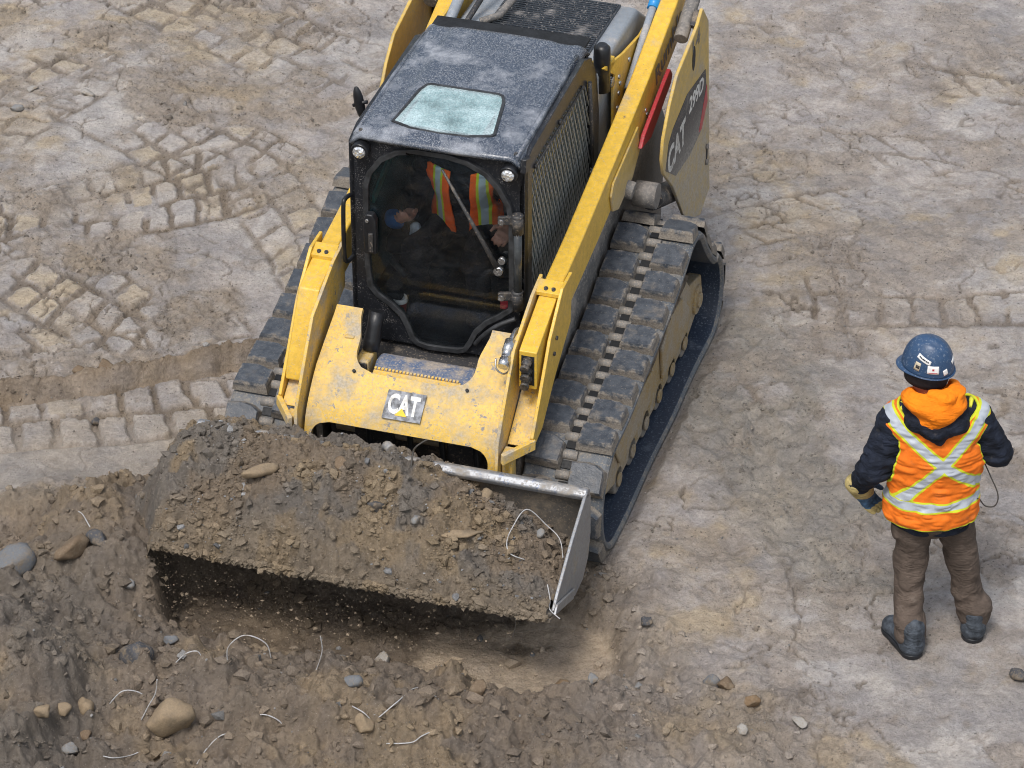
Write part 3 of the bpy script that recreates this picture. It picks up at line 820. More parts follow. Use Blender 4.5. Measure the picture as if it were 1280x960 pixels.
# ---- lift arms
ARM_TOP = [(1.08, 1.345), (.7, 1.400), (0, 1.535), (-.6, 1.662), (-1.15, 1.822), (-1.55, 1.94)]
ARM_BOT = [(-1.55, 1.66), (-1.2, 1.56), (-.3, 1.33), (.4, 1.205), (1.08, 1.11)]
for sg in (1, -1):
    def P(pts, a, c, name, mat, par, bev=.008):
        m = MB(); m.prism(pts, min(sg * a, sg * c), max(sg * a, sg * c)); return m.build(name, mat, par, bevel=bev)
    arm = P(ARM_TOP + ARM_BOT, .55, .65, 'lift_arm', 'yellow_paint', LD, .012)
    if sg > 0:
        P([(1.50, 1.205), (1.06, 1.350), (1.06, 1.13), (1.50, .985)], .553, .647, 'arm_nose', 'yellow_paint', arm, .006)
        m = MB(); m.obox((1.5005, .566, 1.01), (.003, 0, .001), (0, .068, 0), (-.002, 0, .17)); m.build('hose_port', 'interior_dark', arm)
        for i, zz in enumerate((1.05, 1.10, 1.155)):
            m = MB(); m.tube([(1.49, .60, zz), (1.515 + .01 * i, .60, zz - .004), (1.516 + .01 * i, .60, zz - .004), (1.545, .60, zz - .012), (1.546, .60, zz - .012), (1.565, .60, zz - .018)], [.026, .026, .019, .019, .024, .024], 8)
            m.build('hydraulic_coupler', 'dark_steel', arm)
    else:
        P([(1.36, 1.268), (1.06, 1.350), (1.06, 1.12), (1.20, 1.06), (1.48, .80), (1.60, .86), (1.58, .93)], .545, .66, 'hose_cover', 'yellow_paint', arm, .01)
    # forged knee plates either side of the arm, reaching down to the coupler
    P([(1.04, 1.375), (1.20, 1.345), (1.52, 1.215), (1.66, 1.03), (1.80, .83), (1.83, .60), (1.72, .58), (1.62, .76), (1.38, .98), (1.04, 1.11)], .522, .540, 'knee_plate', 'yellow_paint_worn', arm, .004)
    P([(.98, 1.375), (1.14, 1.375), (1.36, 1.20), (1.52, .98), (1.66, .80), (1.63, .74), (1.50, .76), (1.28, .93), (1.0, 1.09)], .660, .678, 'knee_plate', 'yellow_paint', arm, .004)
    P([(1.08, 1.375), (1.08, 1.352), (1.16, 1.322), (1.16, 1.345)], .535, .665, 'knee_strap', 'yellow_paint', arm, .003)
    m = MB(); m.obox((1.64, sg * .672, .735), (.165, sg * -.122, -.012), (.02, sg * .018, 0), (-.006, 0, .055)); m.build('knee_plate', 'yellow_paint_worn', arm, .004)
    m = MB(); m.obox((1.36, sg * .545, .95), (.30, 0, -.21), (0, sg * .11, 0), (.012, 0, .012)); m.build('knee_web', 'yellow_paint_worn', arm, .004)
    m = MB(); m.box(1.70, 1.765, sg * .545 if sg > 0 else sg * .60, sg * .60 if sg > 0 else sg * .545, .42, .76); m.build('coupler_leg', 'yellow_paint_worn', arm, .006)
    for F, S, Z in ((1.135, .585, 1.350), (1.135, .625, 1.350)):
        m = MB(); m.cyl((F, sg * S, Z - .02), (F + .003, sg * S, Z + .012), .011, 8); m.build('bolt', 'dark_steel', arm)
    for F, Z in ((1.27, 1.16), (1.31, 1.09)):
        m = MB(); m.cyl((F, sg * .67, Z), (F, sg * .688, Z), .011, 8); m.build('bolt', 'dark_steel', arm)
    for F, Z in ((-.50, 1.50), (-.53, 1.46), (.12, 1.33)):
        m = MB(); m.cyl((F, sg * .648, Z), (F, sg * .658, Z), .012, 8); m.build('bolt', 'chrome', arm)
    # gusset where the lower link joins, lift cylinder and link rods towards the tower
    P([(.20, 1.36), (.16, 1.42), (-.32, 1.50), (-.36, 1.33), (-.22, 1.24), (.05, 1.20), (.16, 1.25)], .651, .664, 'gusset', 'yellow_panel', arm, .004)
    m = MB(); m.cyl((-.12, sg * .60, 1.24), (-.12, sg * .70, 1.22), .050, 16); m.build('pivot_pin', 'chassis_grey', LD, .006)
    m = MB(); m.cyl((-.42, sg * .72, 1.00), (-1.05, sg * .70, .70), .062, 18); cy = m.build('lift_cylinder', 'dark_steel', LD)
    m = MB(); m.cyl((-.30, sg * .72, 1.08), (-.44, sg * .72, .99), .032, 14); m.build('piston_rod', 'chrome', cy)
    m = MB(); m.cyl((-.30, sg * .66, 1.10), (-.30, sg * .784, 1.10), .072, 20); m.build('cylinder_eye', 'chassis_grey', cy)
    m = MB(); m.cyl((-.98, sg * .715, 1.69), (-1.60, sg * .715, 1.96), .040, 14); m.build('link_rod', 'chassis_grey', LD, .004)
P2 = MB(); P2.prism([(-.30, 1.375), (-.36, 1.425), (-.78, 1.535), (-.88, 1.555), (-.93, 1.50), (-.90, 1.455), (-.50, 1.335)], .666, .690); P2.build('arm_lock_brace', 'red_paint', LD, .006)
lettering('lettering', 'Rumble', .115, 'decal_grey', LD, L(-.72, .6512, 1.530), L(-.50, 0, .115), (0, 0, 1), width=.56, bold=.02)
m = MB(); m.tube(catmull([(1.30, .52, 1.17), (1.34, .50, 1.22), (1.44, .50, 1.235), (1.52, .50, 1.205)], 6), .013, 8); ac = m.build('auxiliary_coupler', 'chrome', LD)
m = MB(); m.tube([(1.46, .50, 1.225), (1.52, .50, 1.20), (1.521, .50, 1.20), (1.56, .50, 1.18), (1.561, .50, 1.18), (1.60, .50, 1.16)], [.030, .030, .024, .024, .028, .028], 12); m.build('coupler_body', 'chrome', ac)
m = MB(); m.tube(catmull([(1.52, .535, 1.12), (1.57, .50, 1.10), (1.58, .46, 1.13), (1.55, .45, 1.17)], 6), .005, 6); m.build('coupler_chain', 'chrome', ac)

# ---- front cross plate with the notch for the step and the arch below
prof = catmull([(1.275, 1.145), (1.42, 1.045), (1.57, .935), (1.66, .855), (1.725, .770), (1.755, .69), (1.768, .600)], 6)
prof = [np.array(p) for p in prof]
plen = np.concatenate([[0], np.cumsum([np.linalg.norm(prof[i + 1] - prof[i]) for i in range(len(prof) - 1)])])
def pp(t): return (np.interp(t, plen, [p[0] for p in prof]), np.interp(t, plen, [p[1] for p in prof]))
def pz(z): return float(np.interp(-z, [-p[1] for p in prof], plen))
tU, tA, tE = pz(.950), pz(.742), plen[-1]
b = MB()
def strip(t0, t1, nt, si, so, ns):
    G = []
    for i in range(nt + 1):
        t = t0 + (t1 - t0) * i / nt; a, c = si(t), so(t); f, z = pp(t)
        G.append([(f, a + (c - a) * j / ns, z) for j in range(ns + 1)])
    b.grid(G)
def uin(t):
    q = np.clip((tU - t) / .11, 0, 1); return .20 + .115 * math.sqrt(max(0, 1 - (1 - q) ** 2)) + .03 * np.clip((tU - t - .18) / .12, 0, 1)
def ain(t):
    q = np.clip((t - tA) / .085, 0, 1); return .375 + .095 * math.sqrt(max(0, 1 - (1 - q) ** 2))
wid = lambda t: .505 - .02 * np.clip((tU - t) / .3, 0, 1)
strip(0, tU, 14, uin, wid, 4); strip(0, tU, 14, lambda t: -wid(t), lambda t: -uin(t), 4)
strip(tU, tA, 8, lambda t: -wid(t), wid, 20)
strip(tA, tE, 10, ain, lambda t: .505, 3); strip(tA, tE, 10, lambda t: -.505, lambda t: -ain(t), 3)
fp = b.build('front_plate', 'yellow_paint_worn', LD, solid=.028, offset=1 if False else -1)
wd = fp.modifiers.new('weld', 'WELD'); wd.merge_threshold = .0012
fp.modifiers.move(1, 0)
m = fp.modifiers.new('bevel', 'BEVEL'); m.width = .005; m.segments = 2; m.limit_method = 'ANGLE'; m.angle_limit = math.radians(50); m.harden_normals = True
for s0 in (-.30, .30):
    f, z = pp(tU + .005); m = MB(); m.cyl((f - .01, s0, z - .012), (f + .008, s0, z + .010), .009, 10); m.build('plate_hole', 'interior_dark', fp)
# badge
t0, t1 = pz(.905), pz(.800); f0, z0 = pp(t0); f1, z1 = pp(t1)
up = Vector(L(f0 - f1, 0, z0 - z1)).normalized(); rt = Vector((1, 0, 0)); nrm = rt.cross(up)
bc = Vector(L(f1, -.10, z1)) + nrm * .012
bd = MB(lambda *p: p)
bw, bh = .205, .150
bp = [bc + rt * x + up * y for x, y in ((-.004, 0), (bw - .006, .002), (bw, bh), (.004, bh - .002))]
bi = [bd.v(*p) for p in bp] + [bd.v(*(p + nrm * .004)) for p in bp]
for f in ((3, 2, 1, 0), (4, 5, 6, 7), (0, 1, 5, 4), (1, 2, 6, 5), (2, 3, 7, 6), (3, 0, 4, 7)): bd.face([bi[k] for k in f])
badge = bd.build('badge', 'badge_worn', fp) if 'badge_worn' in MATS else bd.build('badge', 'decal_dark', fp)
lettering('lettering', 'CAT', .105, 'decal_white', badge, bc + rt * .016 + up * .028, rt, up, width=.165, bold=.035, lift=.005)
tr = MB(lambda *p: p); q = [bc + rt * x + up * y + nrm * .0075 for x, y in ((.060, .022), (.125, .022), (.0925, .062))]
q2 = [p - nrm * .003 for p in q]; ti = [tr.v(*p) for p in q + q2]
for f in ((0, 1, 2), (5, 4, 3), (0, 3, 4, 1), (1, 4, 5, 2), (2, 5, 3, 0)): tr.face([ti[k] for k in f])
tr.build('triangle_mark', 'decal_yellow', badge)
# step, floor tube and the rubber-booted cylinder beside it
b = MB(); b.prism([(1.26, .86), (1.30, .915), (1.38, .925), (1.46, .885), (1.50, .80), (1.47, .76), (1.26, .76)], -.245, .285); b.build('foot_platform', 'step_mud', LD, bevel=.02) if 'step_mud' in MATS else b.build('foot_platform', 'bucket_steel', LD, bevel=.02)
b = MB(); b.obox((1.462, -.225, .905), (.085, 0, -.030), (0, .455, 0), (.010, 0, .018)); st = b.build('step_tread', 'yellow_paint_worn', LD, bevel=.003)
for i in range(24):
    b = MB(); b.obox((1.458, -.222 + i * .019, .922), (.012, 0, -.004), (0, .011, 0), (.003, 0, .012)); b.build('step_tooth', 'yellow_paint_worn', st)
b = MB(); b.obox((1.46, .228, .86), (.10, 0, -.034), (0, .012, 0), (.012, 0, .068)); b.build('step_end', 'yellow_paint_worn', st, .002)
b = MB(); b.box(1.30, 1.44, -.34, -.265, .80, .935); pb = b.build('pedestal', 'yellow_paint_worn', LD, bevel=.012)
b = MB(); b.box(1.441, 1.452, -.332, -.272, .82, .93); b.build('cover', 'dark_steel', pb, bevel=.006)
b = MB(); b.tube([(1.33, -.29, .93), (1.30, -.29, .98), (1.27, -.285, 1.05), (1.24, -.28, 1.12)], [.040, .046, .040, .044], 14); b.build('rubber_boot', 'plastic_black', LD)
b = MB(); b.box(1.36, 1.42, -.40, -.345, .93, 1.06); b.build('bracket', 'yellow_paint_worn', LD, bevel=.01)

# ---- cab
CAB = LD
FX = 1.10
door = [(-.385, 1.30), (-.385, 1.78), (-.362, 1.86), (-.30, 1.95), (-.21, 2.01), (-.10, 2.035), (.06, 2.035), (.17, 2.015), (.27, 1.965), (.345, 1.885), (.395, 1.79), (.410, 1.70), (.412, 1.30), (.405, 1.17), (.345, 1.115), (.27, 1.06), (.215, .995), (.185, .925), (.155, .875), (.11, .858), (-.05, .850), (-.115, .865), (-.150, .90), (-.175, .97), (-.205, 1.03), (-.255, 1.075), (-.33, 1.125), (-.372, 1.18)]
front = [(-.452, .86), (.462, .86), (.462, 2.03), (.40, 2.062), (-.39, 2.062), (-.452, 2.03)]
toF = lambda u, v, d: (FX - d, u, v)
inner = offset_poly(door, .028)
b = MB(); b.plate(front, [door], toF, .055); fr = b.build('cab_front_frame', 'cab_black', CAB, bevel=.004)
b = MB(); b.plate(door, [inner], lambda u, v, d: (FX + .022 - d, u, v), .030); ds = b.build('door_frame', 'rubber_seal', CAB, bevel=.006)
b = MB(); b.plate(offset_poly(inner, -.006), [], lambda u, v, d: (FX + .008 - d, u, v), .005); b.build('door_pane', 'door_glass', ds)
b = MB(); b.tube(catmull([(FX + .01, .20, .93), (FX + .05, .27, 1.03), (FX + .05, .34, 1.095), (FX + .02, .42, 1.13)], 6), .013, 8); b.build('door_lower_rail', 'rubber_seal', ds)
# side walls with guarded windows
for sg in (1, -1):
    side = [(1.10, .90), (1.10, 2.02), (.98, 2.055), (0.04, 2.06), (-.10, 2.00), (-.20, 1.86), (-.26, 1.60), (-.26, 1.05), (.2, .92)]
    win = [(.97, 1.00), (.97, 1.90), (.90, 1.955), (.10, 1.94), (0.00, 1.88), (-.06, 1.80), (-.13, 1.25), (-.10, 1.05), (.3, 1.0)]
    b = MB(); b.plate(side, [win], lambda u, v, d, sg=sg: (u, sg * (.462 - d), v), .03); sd = b.build('cab_side_frame', 'cab_black', CAB, bevel=.004)
    b = MB(); b.plate(win, [], lambda u, v, d, sg=sg: (u, sg * (.440 - d), v), .005); b.build('side_pane', 'side_glass', sd)
    # expanded-metal guard: two families of thin strands
    def inside(p):
        r = False; n = len(win)
        for i in range(n):
            (x0, y0), (x1, y1) = win[i], win[(i + 1) % n]
            if (y0 > p[1]) != (y1 > p[1]) and p[0] < (x1 - x0) * (p[1] - y0) / (y1 - y0) + x0: r = not r
        return r
    b = MB()
    for fam in (1, -1):
        d = np.array((.45, fam * .893)); nn = np.array((-d[1], d[0]))
        for k in range(-70, 71):
            o = np.array((.45, 1.45)) + nn * k * .042
            ts = [t for t in np.arange(-1.2, 1.2, .012) if inside(o + d * t)]
            if len(ts) < 3: continue
            p, q = o + d * ts[0], o + d * ts[-1]
            w = nn * .0046
            b.obox((p[0] - w[0], sg * (.452 + .004 * fam), p[1] - w[1]), (q[0] - p[0], 0, q[1] - p[1]), (2 * w[0], 0, 2 * w[1]), (0, sg * .004, 0))
    g = b.build('window_guard', 'guard_steel' if 'guard_steel' in MATS else 'chassis_grey', sd); g['kind'] = 'stuff'
    b = MB(); b.tube([(.93, sg * .468, 1.93), (.10, sg * .468, 1.925)], .007, 6); b.build('guard_rail', 'dark_steel', sd)
    for F, Z in ((.93, 1.93), (.5, 1.945), (.08, 1.92), (-.11, 1.22), (.94, 1.05)):
        b = MB(); b.cyl((F, sg * .46, Z), (F, sg * .474, Z), .012, 8); b.build('bolt', 'dark_steel', sd)
b = MB(); b.tube([(-.02, .475, 1.90), (-.06, .48, 1.55), (-.08, .48, 1.33)], .011, 8); b.build('gas_strut', 'dark_steel', CAB)
b = MB(); b.cyl((-.08, .47, 1.33), (-.08, .52, 1.33), .03, 12); b.build('strut_mount', 'chrome', CAB)
# roof: pressed sheet with raised centre panel, rolled edges and a drip lip
G = []
nF, nS = 44, 48
for i in range(nF + 1):
    t = i / nF; F = 1.155 - t * 1.255; row = []
    hw = .452 - .012 * t
    for j in range(nS + 1):
        u = -1 + 2 * j / nS; S = u * hw; a = abs(u)
        z = 2.096 - .012 * u * u - .050 * max(0, (a - .86) / .14) ** 2
        z += .012 * (sst(.66, .60, a) * sst(.03, .07, t) * sst(.99, .93, t))
        z -= .016 * sst(.055, 0.0, t) + .045 * sst(.94, 1.0, t) ** 2
        Fb = F - .035 * u * u * (1 - t) + .0 - .05 * t * sst(.8, 1, a)
        row.append((Fb, S, z))
    G.append(row)
b = MB(); b.grid(G)
def _open(f):
    c_ = np.mean([b.V[i] for i in f], 0); return .62 < -c_[1] < 1.00 and abs(c_[0]) < .20
b.F = [f for f in b.F if not _open(f)]; b.sm = b.sm[:len(b.F)]
rf = b.build('roof', 'roof_black', CAB, solid=.022)
for s0 in (-.42, .42):
    b = MB(); b.tube([(1.11, s0, 2.068), (.5, s0 * 1.005, 2.072), (.02, s0 * .985, 2.064)], .013, 8); b.build('drip_rail', 'roof_black', rf)
for s0 in (-.40, .41):
    b = MB(); b.cyl((1.085, s0, 2.06), (1.085, s0, 2.085), .010, 8); b.build('bolt', 'dark_steel', rf)
b = MB(); b.prism([(1.12, 2.075), (1.135, 2.00), (1.10, 1.99), (1.03, 2.04)], .445, .475); b.build('roof_end_cap', 'cab_black', rf, bevel=.006)
sky = [(1.005, -.265), (1.045, -.16), (1.055, 0.0), (1.045, .15), (1.005, .262), (.98, .275), (.66, .225), (.60, .20), (.585, .17), (.585, -.19), (.60, -.215), (.66, -.235)]
sky_i = offset_poly([(s, f) for f, s in sky], .016)
toR = lambda u, v, d: (v, u, 2.116 - .012 * (u / .45) ** 2 - d - .010 * sst(1.0, 1.08, v))
b = MB(); b.plate([(s, f) for f, s in sky], [sky_i], toR, .018); sl = b.build('skylight_seal', 'rubber_seal', rf, bevel=.004)
b = MB(); b.plate(offset_poly(sky_i, -.004), [], lambda u, v, d: (v, u, 2.1125 - .012 * (u / .45) ** 2 - d), .004); b.build('skylight_pane', 'skylight_glass', sl)
# lamps, grab handle, latch, hinges, wiper, mirror
for s0 in (-.385, .392):
    b = MB(); b.tube([(FX - .02, s0, 2.000), (FX + .05, s0, 1.995), (FX + .062, s0, 1.994)], [.040, .047, .044], 20); hl = b.build('head_lamp', 'plastic_black', CAB)
    b = MB(); b.tube([(FX + .060, s0, 1.994), (FX + .070, s0, 1.993), (FX + .074, s0, 1.993)], [.036, .030, .014], 20); b.build('lens', 'lamp_lens', hl)
b = MB(); b.tube(catmull([(FX - .01, -.452, 1.70), (FX + .05, -.468, 1.705), (FX + .075, -.472, 1.66), (FX + .075, -.474, 1.40), (FX + .05, -.470, 1.33), (FX - .01, -.452, 1.335)], 6), .012, 8); b.build('grab_handle', 'plastic_black', CAB)
b = MB(); b.prismF(offset_poly([(-.375, 1.40), (-.375, 1.60), (-.36, 1.635), (-.325, 1.635), (-.308, 1.60), (-.308, 1.40)], 0), FX + .012, FX + .060); lt = b.build('door_latch', 'plastic_black', ds, bevel=.010)
b = MB(); b.prismF([(-.345, 1.42), (-.345, 1.53), (-.320, 1.53), (-.320, 1.42)], FX + .058, FX + .072); b.build('latch_handle', 'dark_steel', lt, bevel=.004)
b = MB(); b.cyl((FX + .06, -.352, 1.60), (FX + .066, -.352, 1.60), .010, 10); b.build('latch_lock', 'chrome', lt)
for z0 in (1.70, 1.25):
    b = MB(); b.tube([(FX + .02, .432, z0 - .055), (FX + .03, .432, z0 + .045)], .030, 14); hg = b.build('door_hinge', 'dark_steel', CAB)
    b = MB(); b.tube([(FX + .028, .432, z0 + .04), (FX + .030, .432, z0 + .052), (FX + .031, .432, z0 + .060)], [.028, .032, .018], 14); b.build('hinge_cap', 'dark_steel', hg)
    b = MB(); b.obox((FX + .018, .33, z0 - .02), (.02, 0, 0), (0, .10, .02), (0, 0, .05)); b.build('hinge_arm', 'dark_steel', hg, .006)
    b = MB(); b.cyl((FX + .036, .35, z0 + .005), (FX + .046, .35, z0 + .005), .016, 10); b.build('bolt', 'chrome', hg)
b = MB(); b.cyl((FX + .028, .434, 1.30), (FX + .028, .434, 1.66), .022, 12); b.build('hinge_tube', 'glossy_tube' if 'glossy_tube' in MATS else 'plastic_black', CAB)
b = MB(); b.tube([(FX + .045, .335, 1.425), (FX + .052, .26, 1.575), (FX + .045, .045, 1.96)], [.016, .012, .007], 8); wp = b.build('wiper_arm', 'dark_steel', ds)
b = MB(); b.obox((FX + .030, .285, 1.50), (.012, 0, 0), (-.215, 0, 0) if False else (0, -.215, .40), (0, .008, .004)); b.build('wiper_blade', 'plastic_black', wp)
b = MB(); b.cyl((FX + .02, .338, 1.42), (FX + .06, .338, 1.42), .024, 12); b.build('wiper_pivot', 'chrome', wp)
b = MB(); b.cyl((FX + .02, .352, 1.475), (FX + .045, .352, 1.475), .019, 12); b.build('wiper_pivot', 'chrome', wp)
b = MB(); b.tube([(.78, -.47, 2.06), (.78, -.51, 2.05), (.785, -.545, 2.03)], .010, 8); mr = b.build('mirror_arm', 'plastic_black', CAB)
G = []
for i in range(9):
    a = math.pi * i / 8; r = math.sin(a)
    G.append([(.775 + .022 * r * math.cos(2 * math.pi * k / 14), -.515 - .03 * math.cos(a) * .5 + .028 * r * math.sin(2 * math.pi * k / 14), 2.045 + .095 * math.cos(a)) for k in range(14)])
b = MB(); b.grid(G, False, True); b.build('mirror_shell', 'plastic_black', mr)
# inside the cab
b = MB(); b.box(-.24, 1.05, -.43, .43, .84, .88); b.build('cab_floor', 'interior_dark', CAB)
b = MB(); b.plate([(-.43, .86), (.43, .86), (.43, 2.02), (-.43, 2.02)], [[(-.36, 1.45), (.36, 1.45), (.36, 1.96), (-.36, 1.96)]], lambda u, v, d: (-.10 - d, u, v), .04); bw_ = b.build('cab_back_wall', 'interior_dark', CAB)
b = MB(); b.plate([(-.37, 1.44), (.37, 1.44), (.37, 1.97), (-.37, 1.97)], [], lambda u, v, d: (-.12 - d, u, v), .005); b.build('rear_pane', 'side_glass', bw_)
b = MB(); b.plate([(-.42, -.22), (.42, -.22), (.42, 1.08), (-.42, 1.08)], [[(-.24, .59), (.24, .59), (.27, 1.03), (-.27, 1.03)]], lambda u, v, d: (v, u, 2.05 - d), .012); b.build('headliner', 'interior_dark', CAB)
b = MB(); b.prism([(.10, 1.00), (.62, 1.02), (.66, 1.08), (.62, 1.13), (.15, 1.10), (.08, 1.12), (-.02, 1.66), (-.12, 1.66), (-.06, 1.02)], -.24, .24); b.build('seat', 'seat_fabric', CAB, bevel=.03)
for sg in (1, -1):
    b = MB(); b.prism([(.15, 1.12), (.70, 1.12), (.78, 1.18), (.74, 1.26), (.15, 1.24)], sg * .27 if sg > 0 else -.40, .40 if sg > 0 else -.27); cs = b.build('armrest_console', 'interior_dark', CAB, bevel=.02)
    b = MB(); b.tube([(.66, sg * .315, 1.23), (.69, sg * .312, 1.30), (.70, sg * .31, 1.37), (.69, sg * .31, 1.42)], [.022, .014, .020, .024], 10); b.build('joystick', 'plastic_black', cs)
b = MB(); b.tube([(1.00, -.20, 1.20), (.95, -.30, 1.25)], .02, 8); b.build('grab_bar', 'interior_dark', CAB)
b = MB(); b.obox((1.02, -.372, 1.62), (-.5, .02, .22), (0, .014, 0), (0, 0, .05)); b.build('window_bar', 'teal_bar', CAB)
b = MB(); b.prism([(.98, .88), (1.05, .88), (1.05, 1.12), (.96, 1.08)], -.40, -.22); b.build('foot_well_panel', 'interior_dark', CAB, bevel=.02)
b = MB(); b.prismF([(.33, 1.16), (.37, 1.16), (.37, 1.26), (.33, 1.26)], FX - .012, FX - .008); wl = b.build('warning_label', 'sticker_red', CAB)
# paper cup standing inside the door
def lathe(prof, n=24, conv=lambda x, y, z: (x, y, z)):
    m = MB(conv); m.grid([[(r * math.cos(2 * math.pi * k / n), r * math.sin(2 * math.pi * k / n), z) for k in range(n)] for r, z in prof], False, True); return m
# ---- engine hood and tower behind the cab
hp = [(-.14, 1.80), (-.30, 1.84), (-1.05, 1.80), (-1.30, 1.62), (-1.34, 1.0), (-.28, .95)]
b = MB(); b.prism(hp, -.44, .46); b.build('engine_hood', 'hood_grey', LD, bevel=.03)
b = MB(); b.prism([(-.36, 1.842), (-.36, 1.852), (-1.04, 1.815), (-1.04, 1.80)], -.26, .36); gl = b.build('grille_bed', 'hood_black', LD)
for i in range(26):
    F = -.385 - i * .025; z = 1.853 - (-.36 - F) * .054
    b = MB(); b.obox((F, -.25, z - .004), (-.013, 0, -.001), (0, .60, 0), (-.003, 0, .010)); b.build('grille_slat', 'hood_black', gl)
b = MB(); b.tube([(-.30, .462, 1.70), (-.30, .462, 1.90), (-.30, .462, 1.955), (-.30, .462, 1.975)], [.046, .046, .044, .026], 18); b.build('exhaust_stack', 'plastic_black', LD)
b = MB(); b.prism([(-.20, 1.885), (-.44, 1.72), (-.40, 1.68), (-.42, 1.30), (-1.02, 1.44), (-1.06, 1.70), (-.95, 1.70), (-.60, 1.77)], .484, .500); tb = b.build('tower_inner_plate', 'yellow_paint', LD, bevel=.004)
for F, Z in ((-.50, 1.68), (-.52, 1.63), (-.50, 1.58), (-.48, 1.50), (-.46, 1.42), (-.9, 1.6), (-.92, 1.52), (-.7, 1.68)):
    b = MB(); b.cyl((F, .49, Z), (F, .508, Z), .013, 8); b.build('bolt', 'chrome', tb)
b = MB(); b.box(-.42, -.30, .40, .50, 1.80, 1.85); b.build('hood_latch_bar', 'yellow_paint', LD, bevel=.006)
b = MB(); b.cyl((-.40, .44, 1.70), (-.40, .50, 1.70), .03, 12); b.build('pivot_pin', 'chrome', LD, bevel=.004)
b = MB(); b.prism([(-.20, 1.885), (-.44, 1.72), (-.42, 1.30), (-1.02, 1.44), (-1.06, 1.80), (-.6, 1.88)], -.500, -.484); b.build('tower_inner_plate', 'yellow_paint', LD, bevel=.004)
tw = [(-1.107, 1.829), (-1.246, 1.683), (-1.405, .52), (-1.20, .46), (-.878, .603), (-.55, 1.02), (-.34, 1.22), (-.301, 1.328), (-.324, 1.438), (-.44, 1.58), (-.58, 1.689), (-1.01, 1.775)]
for sg in (1, -1):
    b = MB(); b.prism(tw, sg * .785 if sg > 0 else -.805, .805 if sg > 0 else -.785); tp = b.build('tower_panel', 'yellow_panel', LD, bevel=.006)
    b = MB(); b.prism([(-1.02, 1.76), (-1.12, 1.81), (-1.25, 1.67), (-1.40, .54), (-1.36, .5), (-1.20, 1.60)], sg * .752 if sg > 0 else -.784, .784 if sg > 0 else -.752); b.build('tower_back', 'dark_steel', LD, bevel=.006)
    b = MB(); b.prism([(-.60, 1.55), (-1.2, 1.65), (-1.3, .7), (-.8, .75), (-.45, 1.12)], sg * .505 if sg > 0 else -.52, .52 if sg > 0 else -.505); b.build('tower_wall', 'interior_dark', LD)
    if sg > 0:
        q = .8065
        b = MB(); b.prism([(-1.205, 1.40), (-1.265, 1.16), (-1.14, 1.04), (-.90, 1.02), (-.60, 1.06), (-.37, 1.22), (-.42, 1.36), (-.50, 1.405), (-.80, 1.46)], q - .002, q); dk = b.build('decal_band', 'decal_dark', tp)
        b = MB(); b.prism([(-1.24, 1.285), (-1.267, 1.165), (-1.15, 1.05), (-1.09, 1.06)], q + .0005, q + .0025); b.build('decal_stripe', 'red_paint', dk)
        lettering('lettering', '299D', .10, 'decal_white', dk, L(-.85, q, 1.305), L(-.40, 0, -.02), (0, 0, 1), width=.31, bold=.02, lift=.001)
        lettering('lettering', 'CAT', .165, 'decal_grey2' if 'decal_grey2' in MATS else 'decal_white', dk, L(-.42, q, 1.150), L(-.40, 0, .03), (0, 0, 1), width=.37, bold=.035, lift=.001)
        lettering('lettering', '14', .10, 'decal_grey', tp, L(-.90, q - .001, 1.635), L(-.20, 0, .03), (0, 0, 1), width=.16, bold=.0, lift=.001)
        b = MB(); ring = [(-.925 + .032 * math.cos(a), 1.615 + .075 * math.sin(a)) for a in np.linspace(0, 6.283, 15)[:-1]]; b.prism(ring, q - .001, q + .001); b.build('port_hole', 'interior_dark', tp)
        b = MB(); ring = [(-1.30 + .016 * math.cos(a), .80 + .055 * math.sin(a)) for a in np.linspace(0, 6.283, 13)[:-1]]; b.prism(ring, q - .001, q + .001); b.build('slot', 'interior_dark', tp)
        for Z in (.86, .76):
            b = MB(); b.cyl((-1.285, q, Z), (-1.285, q + .012, Z), .017, 8); b.build('bolt', 'chassis_grey', tp)
b = MB(); b.tube(catmull([(-.60, .525, 1.55), (-.85, .53, 1.70), (-1.10, .525, 1.795), (-1.30, .52, 1.87)], 6), .022, 10); ho = b.build('hydraulic_line', 'hood_grey', LD)
b = MB(); b.tube([(-1.09, .525, 1.79), (-1.17, .524, 1.825)], .032, 10); b.build('hose_fitting', 'blue_plastic', ho)
b = MB(); b.tube([(-.30, -.47, 1.75), (-.9, -.44, 2.0)], .030, 10); b.build('hydraulic_line', 'hood_grey', LD)
b = MB(); b.tube([(-.35, -.40, 1.78), (-.9, -.30, 1.98)], .016, 10); b.build('hydraulic_line', 'dark_steel', LD)
b = MB(); b.tube([(-.55, -.29, 1.86), (-.60, -.20, 1.885), (-1.0, -.12, 1.95)], .022, 10); b.build('hydraulic_line', 'chassis_grey', LD)

